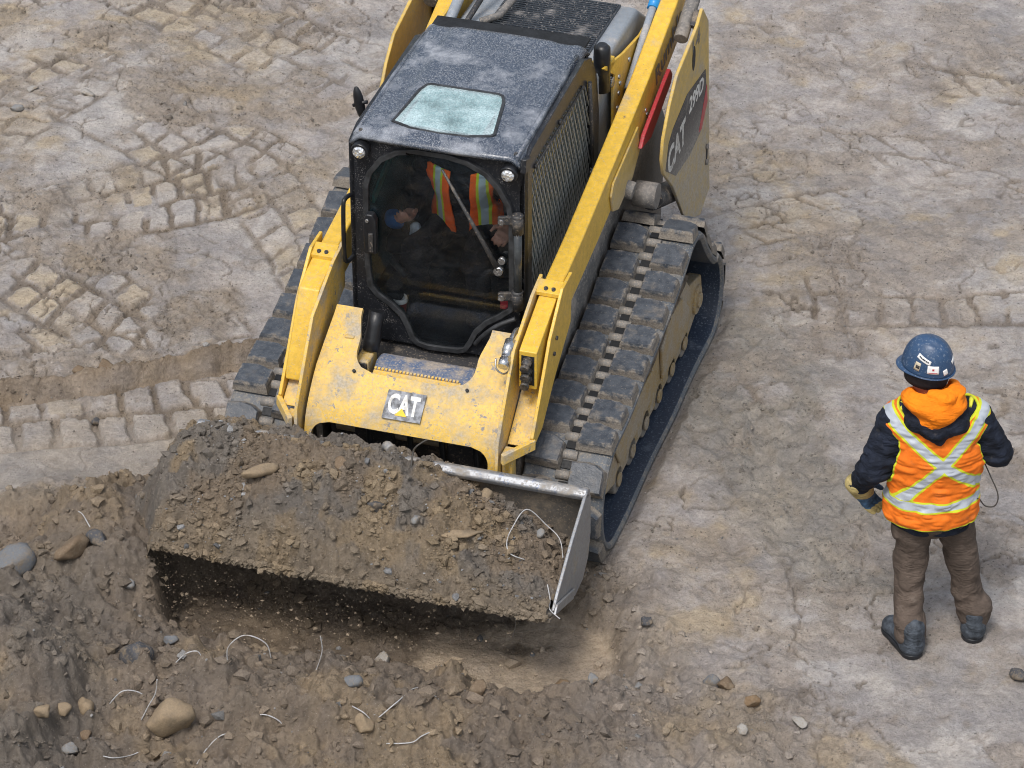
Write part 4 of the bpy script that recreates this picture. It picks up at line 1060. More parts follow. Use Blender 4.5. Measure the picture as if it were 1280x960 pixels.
# ---- bucket
bk = catmull([(2.535, .405), (2.30, .315), (2.10, .240), (1.97, .245), (1.885, .315), (1.850, .43), (1.850, .56), (1.865, .650), (1.890, .705)], 6)
b = MB(); b.grid([[(p[0], s, p[1]) for s in np.linspace(-1.03, 1.03, 9)] for p in bk]); bs = b.build('bucket_shell', 'bucket_inside', LD, solid=.018)
b = MB(); b.prism([(1.915, .665), (1.93, .700), (1.895, .728), (1.855, .712), (1.845, .665)], -1.032, 1.032); b.build('bucket_top_edge', 'bucket_steel', LD, bevel=.012)
b = MB(); b.prism([(2.56, .408), (2.40, .352), (2.40, .330), (2.56, .385)], -1.034, 1.034); b.build('cutting_edge', 'edge_mud', LD, bevel=.004)
for sg in (1, -1):
    b = MB(); b.prism([(1.905, .715), (1.845, .66), (1.835, .43), (1.875, .30), (1.97, .225), (2.10, .22), (2.50, .385), (2.40, .455), (2.15, .60)], 1.014 if sg > 0 else -1.032, 1.032 if sg > 0 else -1.014); sp = b.build('bucket_side_plate', 'bucket_steel', LD, bevel=.005)
    b = MB(); b.prism([(2.16, .31), (2.46, .43), (2.50, .395), (2.18, .26)], 1.0325 if sg > 0 else -1.046, 1.046 if sg > 0 else -1.0325); b.build('side_wear_bar', 'bucket_steel', sp, bevel=.004)
b = MB(); b.tube(catmull([(1.87, -.02, .72), (1.90, -.015, .765), (1.93, .0, .80), (1.96, .03, .805)], 6), [.026] * 18 + [.02], 10); b.build('bucket_hook', 'bucket_steel', LD)
b = MB(); b.box(1.74, 1.85, -.50, .50, .34, .50); b.build('coupler_frame', 'dark_steel', LD, bevel=.012)

# ------------------------------------------------------------------ earth heaped in the bucket
def heap_z(F, S):
    r = np.interp(S, [-1.40, -1.22, -1.08, -.95, -.6, -.1, .1, .35, .6, .8, .95, 1.05], [.10, .44, .70, .78, .83, .835, .80, .715, .60, .50, .43, .40])
    lip = np.interp(S, [-1.40, -1.15, -1.0, 1.1], [.05, .30, .425, .425])
    w = np.clip((2.575 - F) / .47, 0, 1)
    z = lip + (r - lip) * (1 - (1 - w) ** 1.7)
    z = z + .012
    back = sst(2.06, 1.90, F)
    z = z * (1 - back) + np.minimum(z, np.interp(S, [-1.2, -.3, .2, .6, 1.0], [.66, .775, .70, .52, .36])) * back
    return z
hF = np.linspace(1.835, 2.585, 158); hS = np.linspace(-1.38, 1.012, 420)
HF, HS = np.meshgrid(hF, hS, indexing='ij')
HZ = heap_z(HF, HS)
fr_ = sst(2.40, 2.55, HF)
bump_ = (fbm(HF, HS, 4.5, 4, 90) - .5) * .13 * (1 - .55 * fr_) + (fbm(HF, HS, 15, 4, 91, .6) - .5) * .075 * (1 - .2 * fr_) + (fbm(HF, HS, 50, 3, 92) - .5) * .030 + (.5 - np.abs(fbm(HF, HS, 13, 3, 190) - .5) * 4) * .022
Fd = HF + (fbm(HF, HS, 9, 3, 93) - .5) * .05 * fr_ + (fbm(HF, HS, 26, 3, 95, .6) - .5) * .045 * fr_
HZ2 = HZ + bump_
edge_ = sst(2.535, 2.572, HF)                                   # the front face ends on the cutting edge
HZ2 = HZ2 * (1 - edge_) + (.400 + .25 * bump_) * edge_
left_ = sst(-1.02, -1.20, HS) * sst(2.20, 2.52, HF)
HZ2 = HZ2 - .55 * left_
Fd = np.minimum(Fd, 2.562 + .25 * (Fd - HF))
wxy = np.stack([HS, -Fd, HZ2], -1)
ii = np.arange(HF.size).reshape(HF.shape)
hq = np.stack([ii[:-1, :-1], ii[:-1, 1:], ii[1:, 1:], ii[1:, :-1]], -1).reshape(-1, 4)
hme = np_mesh('earth_heap', wxy.reshape(-1, 3), hq)
def heap_col(F, S):
    c = np.ones(F.shape + (3,)) * np.array((.182, .142, .103))
    c = mixc(c, (.150, .132, .114), sst(.42, .58, fbm(F, S, 3.0, 4, 96)))
    c = mixc(c, (.235, .178, .112), sst(.54, .66, fbm(F, S, 5.0, 4, 97)) * .8)
    c = mixc(c, (.205, .158, .105), sst(2.38, 2.52, F) * .6)
    return c
set_col(hme, heap_col(HF, HS).reshape(-1, 3)); set_f(hme, 'wet', np.zeros(HF.size))
heap = tag(link_mesh('earth_heap', hme, 'site_soil'), 'heap of brown earth and stones filling the loader bucket', kind='stuff')
heap.location = (MX, MY, 0); heap.rotation_euler = (0, 0, -YAW)
n = 24000
cF = RNG.uniform(1.85, 2.56, n); cS = RNG.uniform(-1.33, 1.0, n)
kp = RNG.rand(n) < (.14 + .86 * sst(.46, .60, fbm(cF, cS, 7, 4, 98, .6))) * (1 - .2 * sst(2.34, 2.50, cF))
cF, cS = cF[kp], cS[kp]; n = len(cF)
iF = np.clip(((cF - 1.835) / (2.585 - 1.835) * 157), 0, 151); iS = np.clip((cS + 1.38) / 2.392 * 419, 0, 418.99)
cz = HZ2[iF.astype(int), iS.astype(int)]
R = .0026 + .0038 * RNG.rand(n) + .024 * RNG.rand(n) ** 20
C = heap_col(cF, cS) * RNG.uniform(.72, 1.12, (n, 1))
C = np.where((RNG.rand(n) < .035)[:, None], np.array((.23, .23, .235)) * RNG.uniform(.4, 1.4, (n, 1)), C)
lc = clods('earth_clods', np.stack([cS, -Fd[iF.astype(int), iS.astype(int)], cz + R * .2], -1), R, C, fine=True)
o = tag(link_mesh('earth_clods', lc, 'clod_soil', heap), kind='stuff')
n = 2600
eS = RNG.uniform(-1.03, 1.01, n); R = .004 + .006 * RNG.rand(n) + .014 * RNG.rand(n) ** 6
eF = 2.553 + .014 * RNG.rand(n); eZ = .384 + .044 * RNG.rand(n) ** .6
C = heap_col(np.full(n, 2.5), eS) * RNG.uniform(.72, 1.1, (n, 1))
tag(link_mesh('edge_clods', clods('edge_clods', np.stack([eS, -eF, eZ], -1), R, C, fine=True), 'clod_soil', heap), kind='stuff')
# crumbs dropping from the cutting edge
n = 1100
fs = -1.05 + 2.0 * RNG.rand(n) ** 1.5; t = RNG.rand(n); fF = 2.50 + .10 * RNG.randn(n) * (.3 + .7 * t) - .05
px, py = m2w(fF, fs)
gz = ground_fields(px, py)['z']
pz_ = gz + .01 + (.37 - gz) * (1 - t ** .8)
R = .0018 + .0026 * RNG.rand(n) + .010 * RNG.rand(n) ** 14
C = np.array((.30, .24, .175)) * RNG.uniform(.5, 1.4, (n, 1))
fd = clods('falling_crumbs', np.stack([px, py, pz_], -1), R, C)
tag(link_mesh('falling_crumbs', fd, 'clod_soil'), 'crumbs of earth falling from the bucket edge into the scrape', kind='stuff')

# ------------------------------------------------------------------ bodies and clothes as smooth implicit surfaces
def cone(P, a, b, r1, r2):
    a = np.array(a, np.float32); b = np.array(b, np.float32); d = b - a
    t = np.clip(((P - a) @ d) / (d @ d), 0, 1)
    return np.linalg.norm(P - a - t[..., None] * d, axis=-1) - (r1 + (r2 - r1) * t)
def ell(P, c, r, rz=0.0):
    q = P - np.array(c, np.float32)
    if rz:
        ca, sa = math.cos(rz), math.sin(rz); q = np.stack([q[..., 0] * ca + q[..., 1] * sa, -q[..., 0] * sa + q[..., 1] * ca, q[..., 2]], -1)
    r = np.array(r, np.float32)
    k = np.linalg.norm(q / r, axis=-1); g = np.linalg.norm(q / (r * r), axis=-1) + 1e-6
    return k * (k - 1) / g
def smin(a, b, k=.03):
    h = np.clip(.5 + .5 * (b - a) / k, 0, 1); return b + (a - b) * h - k * h * (1 - h)
def smax(a, b, k=.02): return -smin(-a, -b, k)

def surface(fn, lo, hi, h, extra=None):
    """surface nets: mesh of fn(P)=0"""
    ax = [np.arange(l, u + h, h, dtype=np.float32) for l, u in zip(lo, hi)]
    P = np.stack(np.meshgrid(*ax, indexing='ij'), -1)
    f = fn(P).astype(np.float32)
    s = f < 0
    nx, ny, nz = f.shape
    cnt = np.zeros((nx - 1, ny - 1, nz - 1), np.int8)
    cor = [(i, j, k) for i in (0, 1) for j in (0, 1) for k in (0, 1)]
    for i, j, k in cor: cnt += s[i:nx - 1 + i, j:ny - 1 + j, k:nz - 1 + k]
    m = (cnt > 0) & (cnt < 8)
    c = np.argwhere(m); num = np.full(m.shape, -1, np.int64); num[m] = np.arange(len(c))
    acc = np.zeros((len(c), 3)); w = np.zeros(len(c))
    for a in cor:
        for axn in range(3):
            if a[axn]: continue
            b = list(a); b[axn] = 1
            fa = f[tuple((c + a).T)]; fb = f[tuple((c + b).T)]
            x = (fa < 0) != (fb < 0); t = np.where(x, fa / np.where(x, fa - fb, 1), 0)
            p = np.array(a, float)[None] + np.zeros((len(c), 3)); p[:, axn] = t
            acc[x] += p[x]; w[x] += 1
    V = np.array(lo) + (c + acc / w[:, None]) * h
    Q = []
    for axn in range(3):
        o1, o2 = [(1, 2), (2, 0), (0, 1)][axn]
        sl = [slice(None)] * 3; sl2 = [slice(None)] * 3; sl[axn] = slice(0, -1); sl2[axn] = slice(1, None)
        e = s[tuple(sl)] != s[tuple(sl2)]
        ix = np.argwhere(e)
        ix = ix[(ix[:, o1] > 0) & (ix[:, o2] > 0) & (ix[:, o1] < f.shape[o1] - 1) & (ix[:, o2] < f.shape[o2] - 1)]
        d1 = np.zeros(3, int); d1[o1] = 1; d2 = np.zeros(3, int); d2[o2] = 1
        q = np.stack([num[tuple((ix - d1 - d2).T)], num[tuple((ix - d2).T)], num[tuple(ix.T)], num[tuple((ix - d1).T)]], -1)
        ins = s[tuple(ix.T)]
        q = np.where(ins[:, None], q, q[:, ::-1]); Q.append(q)
    Q = np.concatenate(Q); Q = Q[(Q >= 0).all(1)]
    return V, Q

def cloth_mesh(name, fn, lo, hi, h, mat, parent, attrs=None, warp=None):
    V, Q = surface(fn, lo, hi, h)
    V0 = V.copy()
    if warp is not None: V[:, 2] = warp(V[:, 2])
    me = np_mesh(name, V, Q)
    V = V0
    if attrs:
        for k, g in attrs.items(): set_f(me, k, g(V.astype(np.float32)))
    return link_mesh(name, me, mat, parent)

def cloth_mat(name, col, var=.35, scale=18, rough=.85, dust=.2, dust_col=(.33, .29, .25)):
    k = NT(name); co = k.coord(); mp = k.n('ShaderNodeMapping'); k.t.links.new(co, mp.inputs[0]); mp.inputs['Scale'].default_value = (1, 1, 2.2); cr = k.math('ABSOLUTE', k.math('SUBTRACT', k.noise(mp.outputs[0], 13, 3, .5, .8), .5)); cr2 = k.math('ABSOLUTE', k.math('SUBTRACT', k.noise(mp.outputs[0], 34, 2, .5, .6), .5)); n1 = k.noise(co, scale, 5, .65); n2 = k.noise(co, 320, 2); n3 = k.noise(co, 5, 5, .7)
    c = k.mix(k.ramp(n1, .3, .7), tuple(x * (1 - var) for x in col), tuple(min(1, x * (1 + var)) for x in col))
    c = k.mix(k.ramp(n3, .60, .76, 0, dust * 2), c, dust_col)
    k.inp(Base_Color=c, Roughness=rough, Specular_IOR_Level=.25, Normal=k.bump(n2, .25, .002, k.bump(cr2, .25, .015, k.bump(cr, .5, .045))))
cloth_mat('jacket_navy', (.012, .016, .028), .5, 14, dust=.14)
cloth_mat('trouser_brown', (.100, .076, .062), .28, 10, dust=.22)
cloth_mat('hood_orange', (.90, .225, .008), .12, 10, dust=.0)
cloth_mat('boot_leather', (.055, .065, .08), .5, 30, .6, dust=.5)
cloth_mat('glove_blue', (.05, .10, .18), .4, 25, dust=.15)
cloth_mat('glove_tan', (.40, .32, .14), .3, 25, dust=.2)
cloth_mat('jacket_dark', (.010, .011, .016), .5, 14, dust=.1)

def vest_mat(name, org, s1=.024, s2=.040):
    k = NT(name); co = k.coord(); n1 = k.noise(co, 16, 5, .65); n3 = k.noise(co, 7, 6, .75); n2 = k.noise(co, 260, 2)
    d = k.attr('band'); e = k.attr('trim')
    c = k.mix(k.ramp(n1, .3, .7), tuple(x * .86 for x in org), tuple(min(1, x * 1.08) for x in org))
    c = k.mix(k.ramp(n3, .54, .74, 0, .55), c, (.24, .13, .07))
    lime = (.56, .62, .03)
    c = k.mix(k.ramp(d, s2 + .001, s2 - .001), c, lime)
    c = k.mix(k.ramp(e, .013, .011), c, lime)
    silver = k.ramp(d, s1 + .001, s1 - .001)
    c = k.mix(silver, c, (.43, .47, .53))
    k.inp(Base_Color=c, Roughness=k.ramp(silver, 0, 1, .8, .42), Specular_IOR_Level=.3, Normal=k.bump(n2, .2, .002, k.bump(n1, .3, .012)))
vest_mat('vest_orange', (.84, .185, .014), .025, .037)
vest_mat('vest_red', (1.0, .13, .014), .016, .029)
cloth_mat('boot_dark', (.02, .018, .016), .4, 20)

# a gloved or bare hand: palm, four unequal bent fingers and a thumb from the side of the palm
def hand_sdf(P, w, d, side, curl=.35, sc=1.0, fat=1.0):
    """w wrist point, d hand direction, side = direction of the thumb"""
    w = np.array(w, float); d = np.array(d, float); d /= np.linalg.norm(d); s = np.array(side, float); s -= d * (s @ d); s /= np.linalg.norm(s); n = np.cross(d, s)
    f = cone(P, w - d * .02, w + d * .03 * sc, .030 * sc * fat, .034 * sc * fat)
    for q in (-.026, 0, .026): f = smin(f, cone(P, w + d * .02 + s * q * sc * .7, w + d * .085 * sc + s * q * sc, .018 * sc * fat, .015 * sc * fat), .016)
    for i, (q, ln) in enumerate(((.031, .070), (.011, .080), (-.010, .074), (-.030, .058))):
        a = w + d * .085 * sc + s * q * sc; c1, c2, c3 = curl * .6, curl * 1.5, curl * 2.3
        g = None
        for ang, l, r0, r1 in ((c1, .42, .0105, .0098), (c2, .32, .0098, .009), (c3, .26, .009, .0078)):
            b2 = a + (d * math.cos(ang) + n * math.sin(ang) + s * q * .6) * ln * l * sc
            t = cone(P, a, b2, r0 * sc * fat, r1 * sc * fat); g = t if g is None else smin(g, t, .004); a = b2
        f = smin(f, g, .006)
    a = w + d * .025 * sc + s * .028 * sc; b1 = a + (d * .55 + s * .70 + n * .25) * .045 * sc; b2 = b1 + (d * .9 + s * .15 + n * .35) * .038 * sc
    f = smin(f, smin(cone(P, a, b1, .016 * sc * fat, .012 * sc * fat), cone(P, b1, b2, .012 * sc * fat, .009 * sc * fat), .006), .012)
    return f

def head_sdf(P, c, face, sc=1.0):
    """head with brow, nose, mouth, chin and ears looking along face"""
    c = np.array(c, float); fx = np.array((face[0], face[1], 0.)); fx /= np.linalg.norm(fx); sx = np.array((-fx[1], fx[0], 0)); up = np.array((0, 0, 1.))
    q = P - c.astype(np.float32)
    Q = np.stack([q @ fx.astype(np.float32), q @ sx.astype(np.float32), q[..., 2]], -1) / sc
    f = ell(Q, (-.005, 0, .025), (.098, .078, .100)); f = smin(f, ell(Q, (.030, 0, -.055), (.062, .060, .072)), .04)
    f = smin(f, cone(Q, (.088, 0, .015), (.112, 0, -.022), .010, .015), .014)
    f = smin(f, cone(Q, (.078, -.032, .030), (.078, .032, .030), .012, .012), .015)
    f = smin(f, ell(Q, (.082, 0, -.058), (.014, .026, .008)), .008); f = smin(f, ell(Q, (.074, 0, -.098), (.020, .026, .018)), .015)
    for e in (-1, 1):
        f = smin(f, ell(Q, (-.008, e * .080, -.008), (.020, .010, .032)), .006)
        f = smax(f, -ell(Q, (.093, e * .032, .010), (.012, .016, .009)), .006)
        f = smin(f, ell(Q, (.083, e * .032, .010), (.010, .011, .009)), .003)
    return f * sc

# ---- the man standing on the right
WK = tag(empty('person', (2.12, -2.29, ground_z(2.12, -2.29)), 0), 'person seen from behind in orange vest, blue hard hat and brown trousers', 'person')
wz = lambda z: np.interp(z, [0, .10, .64, 1.43, 1.92, 2.4], [0, .10, .705, 1.325, 1.81, 2.29])
def wk_torso(P, g=0.0):
    f = cone(P, (-.085, .055, .70), (-.085, .065, 1.05), .15, .155)
    f = np.minimum(f, 9)
    a = ell(P, (-.083, .050, .78), (.215, .150, .30)); b2 = ell(P, (-.085, .070, 1.17), (.228, .158, .36))
    f = smin(a, b2, .08)
    f = smin(f, cone(P, (-.255, .075, 1.405), (.085, .075, 1.430), .078, .078), .09)
    return f - g
JO = dict(ls=(-.275, .075, 1.395), le=(-.385, .030, 1.060), lw=(-.432, .110, .870), rs=(.105, .075, 1.420), re=(.222, .085, 1.145), rw=(.155, .300, 1.055))
def wk_arms(P, g=0.0):
    f = smin(cone(P, JO['ls'], JO['le'], .092, .078), cone(P, JO['le'], JO['lw'], .078, .060), .03)
    r = smin(cone(P, JO['rs'], JO['re'], .092, .078), cone(P, JO['re'], JO['rw'], .078, .058), .03)
    return np.minimum(f, r) - g
def fold(P, seed, amp, s=(14, 14, 26)):
    q = P * np.array(s, np.float32) / 14
    r = np.abs(noise3(q, 11, seed) - .5) * 2; r2 = np.abs(noise3(q, 21, seed + 3) - .5) * 2
    return amp * ((.5 - r) * 1.3 + (.4 - r2) * .7 + (noise3(P, 7, seed + 1) - .5))
def wk_jacket(P):
    f = smin(wk_torso(P), wk_arms(P), .05)
    f = smax(f, .640 - P[..., 2] + .02 * (noise3(P, 6, 2) - .5), .015)
    f = smin(f, ell(P, (-.095, -.015, 1.465), (.160, .110, .080)), .04)
    f = smin(f, cone(P, (-.095, -.075, 1.43), (-.085, -.085, 1.375), .060, .030), .03)
    f = smax(f, -ell(P, (-.115, .09, 1.58), (.10, .10, .16)), .02)
    for k, w in (('le', .10), ): pass
    # cuffs and stacked sleeve creases
    for a, b2 in (('ls', 'le'), ('le', 'lw'), ('rs', 're'), ('re', 'rw')):
        A, B = np.array(JO[a]), np.array(JO[b2]); t = ((P - A.astype(np.float32)) @ (B - A).astype(np.float32)) / ((B - A) @ (B - A))
        near = np.exp(-np.clip(cone(P, JO[a], JO[b2], .05, .05), 0, 1) * 14)
        f = f + .0050 * np.sin(t * 19 + 11 * noise3(P, 7, 5)) * near
    return f + fold(P, 21, .012)
cloth_mesh('jacket', wk_jacket, (-.58, -.20, .58), (.40, .42, 1.58), .0085, 'jacket_navy', WK, warp=wz)
JL = dict(lh=(-.155, .055, .77), lk=(-.165, .060, .43), la=(-.148, -.045, .085), rh=(.010, .060, .77), rk=(.092, .095, .44), ra=(.176, .080, .095))
def wk_trouser(P):
    f = ell(P, (-.075, .050, .76), (.205, .150, .17))
    for h, k, a in (('lh', 'lk', 'la'), ('rh', 'rk', 'ra')):
        l = smin(cone(P, JL[h], JL[k], .106, .080), cone(P, JL[k], JL[a], .080, .074), .05)
        l = smin(l, ell(P, np.array(JL[a]) + (0, -.005, .07), (.082, .088, .07)), .04)
        A, B = np.array(JL[k]), np.array(JL[a]); t = ((P - A.astype(np.float32)) @ (B - A).astype(np.float32)) / ((B - A) @ (B - A))
        l = l + .0035 * np.sin(t * 13 + 14 * noise3(P, 6, 8)) * sst(.1, .8, t)
        l = smax(l, (JL[a][2] - .025) - P[..., 2], .012)
        f = smin(f, l, .035)
    f = smin(f, ell(P, (-.245, .03, .62), (.03, .05, .05)), .02)
    return f + fold(P, 31, .013, (10, 10, 18))
cloth_mesh('trousers', wk_trouser, (-.34, -.20, .03), (.32, .26, .95), .0085, 'trouser_brown', WK, warp=wz)
def arm_clear(P):
    q = []
    for s_, e_ in (('ls', 'le'), ('rs', 're')):
        A, B = np.array(JO[s_]), np.array(JO[e_]); q.append(cone(P, A + (B - A) * .33 + np.array((-.012 if s_ == 'ls' else .012, 0, 0)), B, .098, .088))
    return np.minimum(*q)
def wk_vest_cut(P):
    z = P[..., 2]
    c = .725 + .03 * P[..., 0] - z                                # hem
    c = np.maximum(c, .012 - arm_clear(P))                       # arm holes
    neck = np.sqrt(((P[..., 0] + .09) / 1.05) ** 2 + ((P[..., 1] - .03) * .9) ** 2)
    back = .135 - neck - np.clip(1.46 - z, -.05, 1) * .85
    c = np.maximum(c, np.where(z > 1.20, back, -1))
    c = np.maximum(c, np.where(P[..., 1] > .12, .03 - np.abs(P[..., 0] + .09), -1))
    return c
def wk_vest(P):
    sh = np.abs(wk_torso(P) + fold(P, 21, .012) - .017) - .0080
    return smax(sh, wk_vest_cut(P), .006)
def seg2(V, a, b2):
    A = np.array(a); B = np.array(b2); d = (B - A) / np.linalg.norm(B - A); q = V[:, [0, 2]] - A
    return np.abs(q[:, 0] * d[1] - q[:, 1] * d[0])
def wk_band(V):
    wv = .006 * (noise3(V, 8, 3) - .5)
    x1 = seg2(V, (-.274, 1.425), (.131, 1.010)); x2 = seg2(V, (.100, 1.440), (-.223, .955))
    xs = np.minimum(x1, x2) + np.where((V[:, 2] < .925) | (V[:, 1] > .13), 1, 0)
    hb = np.abs(V[:, 2] - (.898 + .03 * V[:, 0]))
    return np.minimum(xs, hb) + wv
cloth_mesh('vest', wk_vest, (-.38, -.20, .66), (.22, .32, 1.56), .006, 'vest_orange', WK, dict(band=wk_band, trim=lambda V: -wk_vest_cut(V)), wz)
def wk_hood(P):
    c = (-.115, .045, 1.545)
    f = ell(P, (-.112, .010, 1.572), (.158, .138, .100)); f = smin(f, cone(P, (-.10, -.045, 1.50), (-.085, -.062, 1.415), .092, .040), .05)
    f = smax(f, -ell(P, (-.125, .07, 1.66), (.102, .105, .13)), .02)
    f = f + .008 * np.sin(P[..., 2] * 75 + 9 * P[..., 0] + 5 * noise3(P, 6, 4))
    return f + fold(P, 51, .010)
cloth_mesh('hood', wk_hood, (-.30, -.20, 1.34), (.08, .20, 1.66), .0065, 'hood_orange', WK, warp=wz)
FACE = (-.86, .50)
def wk_body(P):
    f = head_sdf(P, (-.142, .095, 1.695), FACE)
    f = smin(f, cone(P, (-.115, .08, 1.48), (-.138, .085, 1.66), .062, .058), .03)
    f = smin(f, smax(wk_torso(P, -.03), .74 - P[..., 2], .02), .04); f = smin(f, wk_arms(P, -.025), .02)
    for h, k, a in (('lh', 'lk', 'la'), ('rh', 'rk', 'ra')):
        f = smin(f, smin(cone(P, JL[h], JL[k], .085, .058), cone(P, JL[k], JL[a], .058, .038), .03), .03)
    f = smin(f, cone(P, (-.148, -.06, .05), (-.21, .10, .035), .035, .028), .02); f = smin(f, cone(P, (.176, .05, .05), (.195, .20, .035), .035, .028), .02)
    return f
cloth_mesh('body', wk_body, (-.52, -.18, 0.0), (.34, .40, 1.90), .0125, 'skin', WK, warp=wz)
for ank, toe in (((-.140, -.085, .06), (-.222, .088, .045)), ((.176, .045, .06), (.205, .215, .045))):
    A, B = np.array(ank), np.array(toe)
    def boot(P, A=A, B=B):
        f = smin(cone(P, A + (0, 0, .10), A, .058, .056), cone(P, A, B, .052, .047), .04)
        f = smin(f, ell(P, B, (.050, .050, .042)), .02)
        return smax(f, .018 - P[..., 2], .01)
    bo = cloth_mesh('boot', boot, tuple(np.minimum(A, B) - .09) [:2] + (-.01,), tuple(np.maximum(A, B)[:2] + .09) + (.24,), .007, 'boot_leather', WK)
    def sole(P, A=A, B=B):
        Q = P.copy(); Q[..., 2] = 0; A0, B0 = A * (1, 1, 0), B * (1, 1, 0)
        f = smin(cone(Q, A0, B0, .056, .050), cone(Q, B0, B0 + (B0 - A0) * .05, .050, .046), .02)
        return np.maximum(f, np.abs(P[..., 2] - .012) - .014)
    cloth_mesh('sole', sole, tuple(np.minimum(A, B)[:2] - .09) + (-.02,), tuple(np.maximum(A, B)[:2] + .09) + (.05,), .007, 'plastic_black', bo)
hd_ = lambda P: hand_sdf(P, (-.418, .130, .830), (.42, .20, -1.0), (.5, .8, .3), .22, 1.28, 1.16)
gv = cloth_mesh('glove', hd_, (-.56, -.04, .48), (-.18, .38, .91), .0052, 'glove_blue', WK, warp=wz)
cloth_mesh('cuff', lambda P: np.maximum(np.abs(cone(P, (-.438, .110, .885), (-.408, .140, .800), .058, .050)) - .006, -(.0 * P[..., 0] + 1)), (-.54, .02, .72), (-.32, .25, .97), .0062, 'glove_tan', gv, warp=wz)
cloth_mesh('palm_patch', lambda P: np.maximum(hd_(P) - .003, -(hd_(P) + .004)) + np.where((P[..., 2] > .690), .05, 0), (-.52, -.04, .46), (-.18, .38, .79), .0052, 'glove_tan', gv, warp=wz)
cloth_mesh('glove', lambda P: hand_sdf(P, (.135, .330, 1.105), (-.6, .7, -.1), (.2, .2, 1), .75, 1.05, 1.15), (-.10, .22, .95), (.26, .56, 1.26), .006, 'glove_blue', WK, warp=wz)
# hard hat
fx = Vector((FACE[0], FACE[1], 0)).normalized(); sx = Vector((-fx.y, fx.x, 0)); HC = Vector((-.146, .090, 1.602))
TL = Matrix.Rotation(math.radians(-4), 4, sx)
def hat_pt(a, r, z, stretch=1.0):
    p = fx * (math.cos(a) * r * 1.14) + sx * (math.sin(a) * r * .97) + Vector((0, 0, z)); return HC + TL.to_3x3() @ p
b = MB(lambda *p: p); G = []
for i in range(19):
    t = i / 18; ph = t * math.pi / 2; r = .113 * math.cos(ph) ** .82; z = .158 * math.sin(ph) ** 1.05
    row = []
    for k in range(64):
        a = 2 * math.pi * k / 64
        sv = math.sin(a) * r                                       # distance from the crown's ridge line
        rib = .007 * math.exp(-(sv / .030) ** 4) + .004 * math.exp(-((abs(sv) - .050) / .010) ** 2)
        row.append(tuple(hat_pt(a, r, z + rib * min(1, t * 3))))
    G.append(row)
b.grid(G, False, True)
hat = b.build('hard_hat', 'hat_blue' if 'hat_blue' in MATS else 'blue_cloth', WK, solid=.004)
b = MB(lambda *p: p); G = []
for i in range(6):
    t = i / 5; row = []
    for k in range(64):
        a = 2 * math.pi * k / 64; front = max(0, math.cos(a)) ** 1.6
        r = .112 + t * (.006 + .018 * front); row.append(tuple(hat_pt(a, r, .004 - t * (.010 + .022 * front) + .010 * t * t)))
    G.append(row)
b.grid(G, False, True); b.build('hat_brim', 'hat_blue' if 'hat_blue' in MATS else 'blue_cloth', hat, solid=.005)
b = MB(lambda *p: p); b.grid([[tuple(hat_pt(2 * math.pi * k / 40, .104 - .004 * i, -.012 - .022 * i)) for k in range(40)] for i in range(4)], False, True); b.build('hat_liner', 'dark_knit', WK, solid=.012)
def sticker(name, mat, a0, zc, w, hgt, tilt=0.0, par=hat):
    """small label following the shell; a0 angle round the crown, zc height"""
    m = MB(lambda *p: p); G = []
    for i in range(5):
        row = []
        for j in range(9):
            u = (j / 8 - .5) * w; v = (i / 4 - .5) * hgt; u, v = u * math.cos(tilt) - v * math.sin(tilt), u * math.sin(tilt) + v * math.cos(tilt)
            z = zc + v; ph = math.asin(min(1, max(0, z / .160)) ** (1 / 1.05)); r = .113 * math.cos(ph) ** .82 + .0032
            row.append(tuple(hat_pt(a0 + u / .125, r, z + .001)))
        G.append(row)
    m.grid(G); return m.build(name, mat, par, solid=.001)
A_CAM = math.atan2((Vector((0, -1, 0))).dot(sx), (Vector((0, -1, 0))).dot(fx))   # side of the hat turned to the camera
s1 = sticker('sticker', 'paper_white', A_CAM - .42, .092, .082, .022, -.30)
sticker('sticker_print', 'decal_black', A_CAM - .42, .092, .060, .007, -.30, s1)
s2 = sticker('sticker', 'sticker_tan', A_CAM - .62, .052, .030, .042, -.10)
sticker('sticker_print', 'decal_black', A_CAM - .60, .050, .020, .016, -.10, s2)
s3 = sticker('sticker', 'paper_white', A_CAM + .02, .050, .058, .040, .02)
sticker('sticker_print', 'sticker_red', A_CAM + .02, .052, .010, .010, .02, s3)
sticker('sticker_print', 'sticker_red', A_CAM + .02, .036, .042, .003, .02, s3)
sticker('sticker', 'paper_white', A_CAM + .55, .036, .026, .030, .3)
sticker('sticker', 'paper_white', A_CAM + 1.15, .075, .045, .018, .3)
for s_, x0 in ((-1, -.255), (1, .075)):
    m = MB(lambda *p: p); m.tube([(x0 - .01, .03, 1.385 if s_ < 0 else 1.405), (x0 + .0, .08, 1.392 if s_ < 0 else 1.412), (x0 + .005, .13, 1.382 if s_ < 0 else 1.40)], [.007, .012, .007], 8); m.build('vest_shoulder_tab', 'lime_tab' if 'lime_tab' in MATS else 'decal_yellow', WK)
m = MB(lambda *p: p); m.tube(catmull([(.150, .12, 1.06), (.195, .06, .98), (.235, .03, .89), (.225, .02, .83), (.18, .03, .82), (.145, .02, .87), (.13, -.02, .90)], 6), .0035, 6); m.build('cable', 'wire_dark', WK)

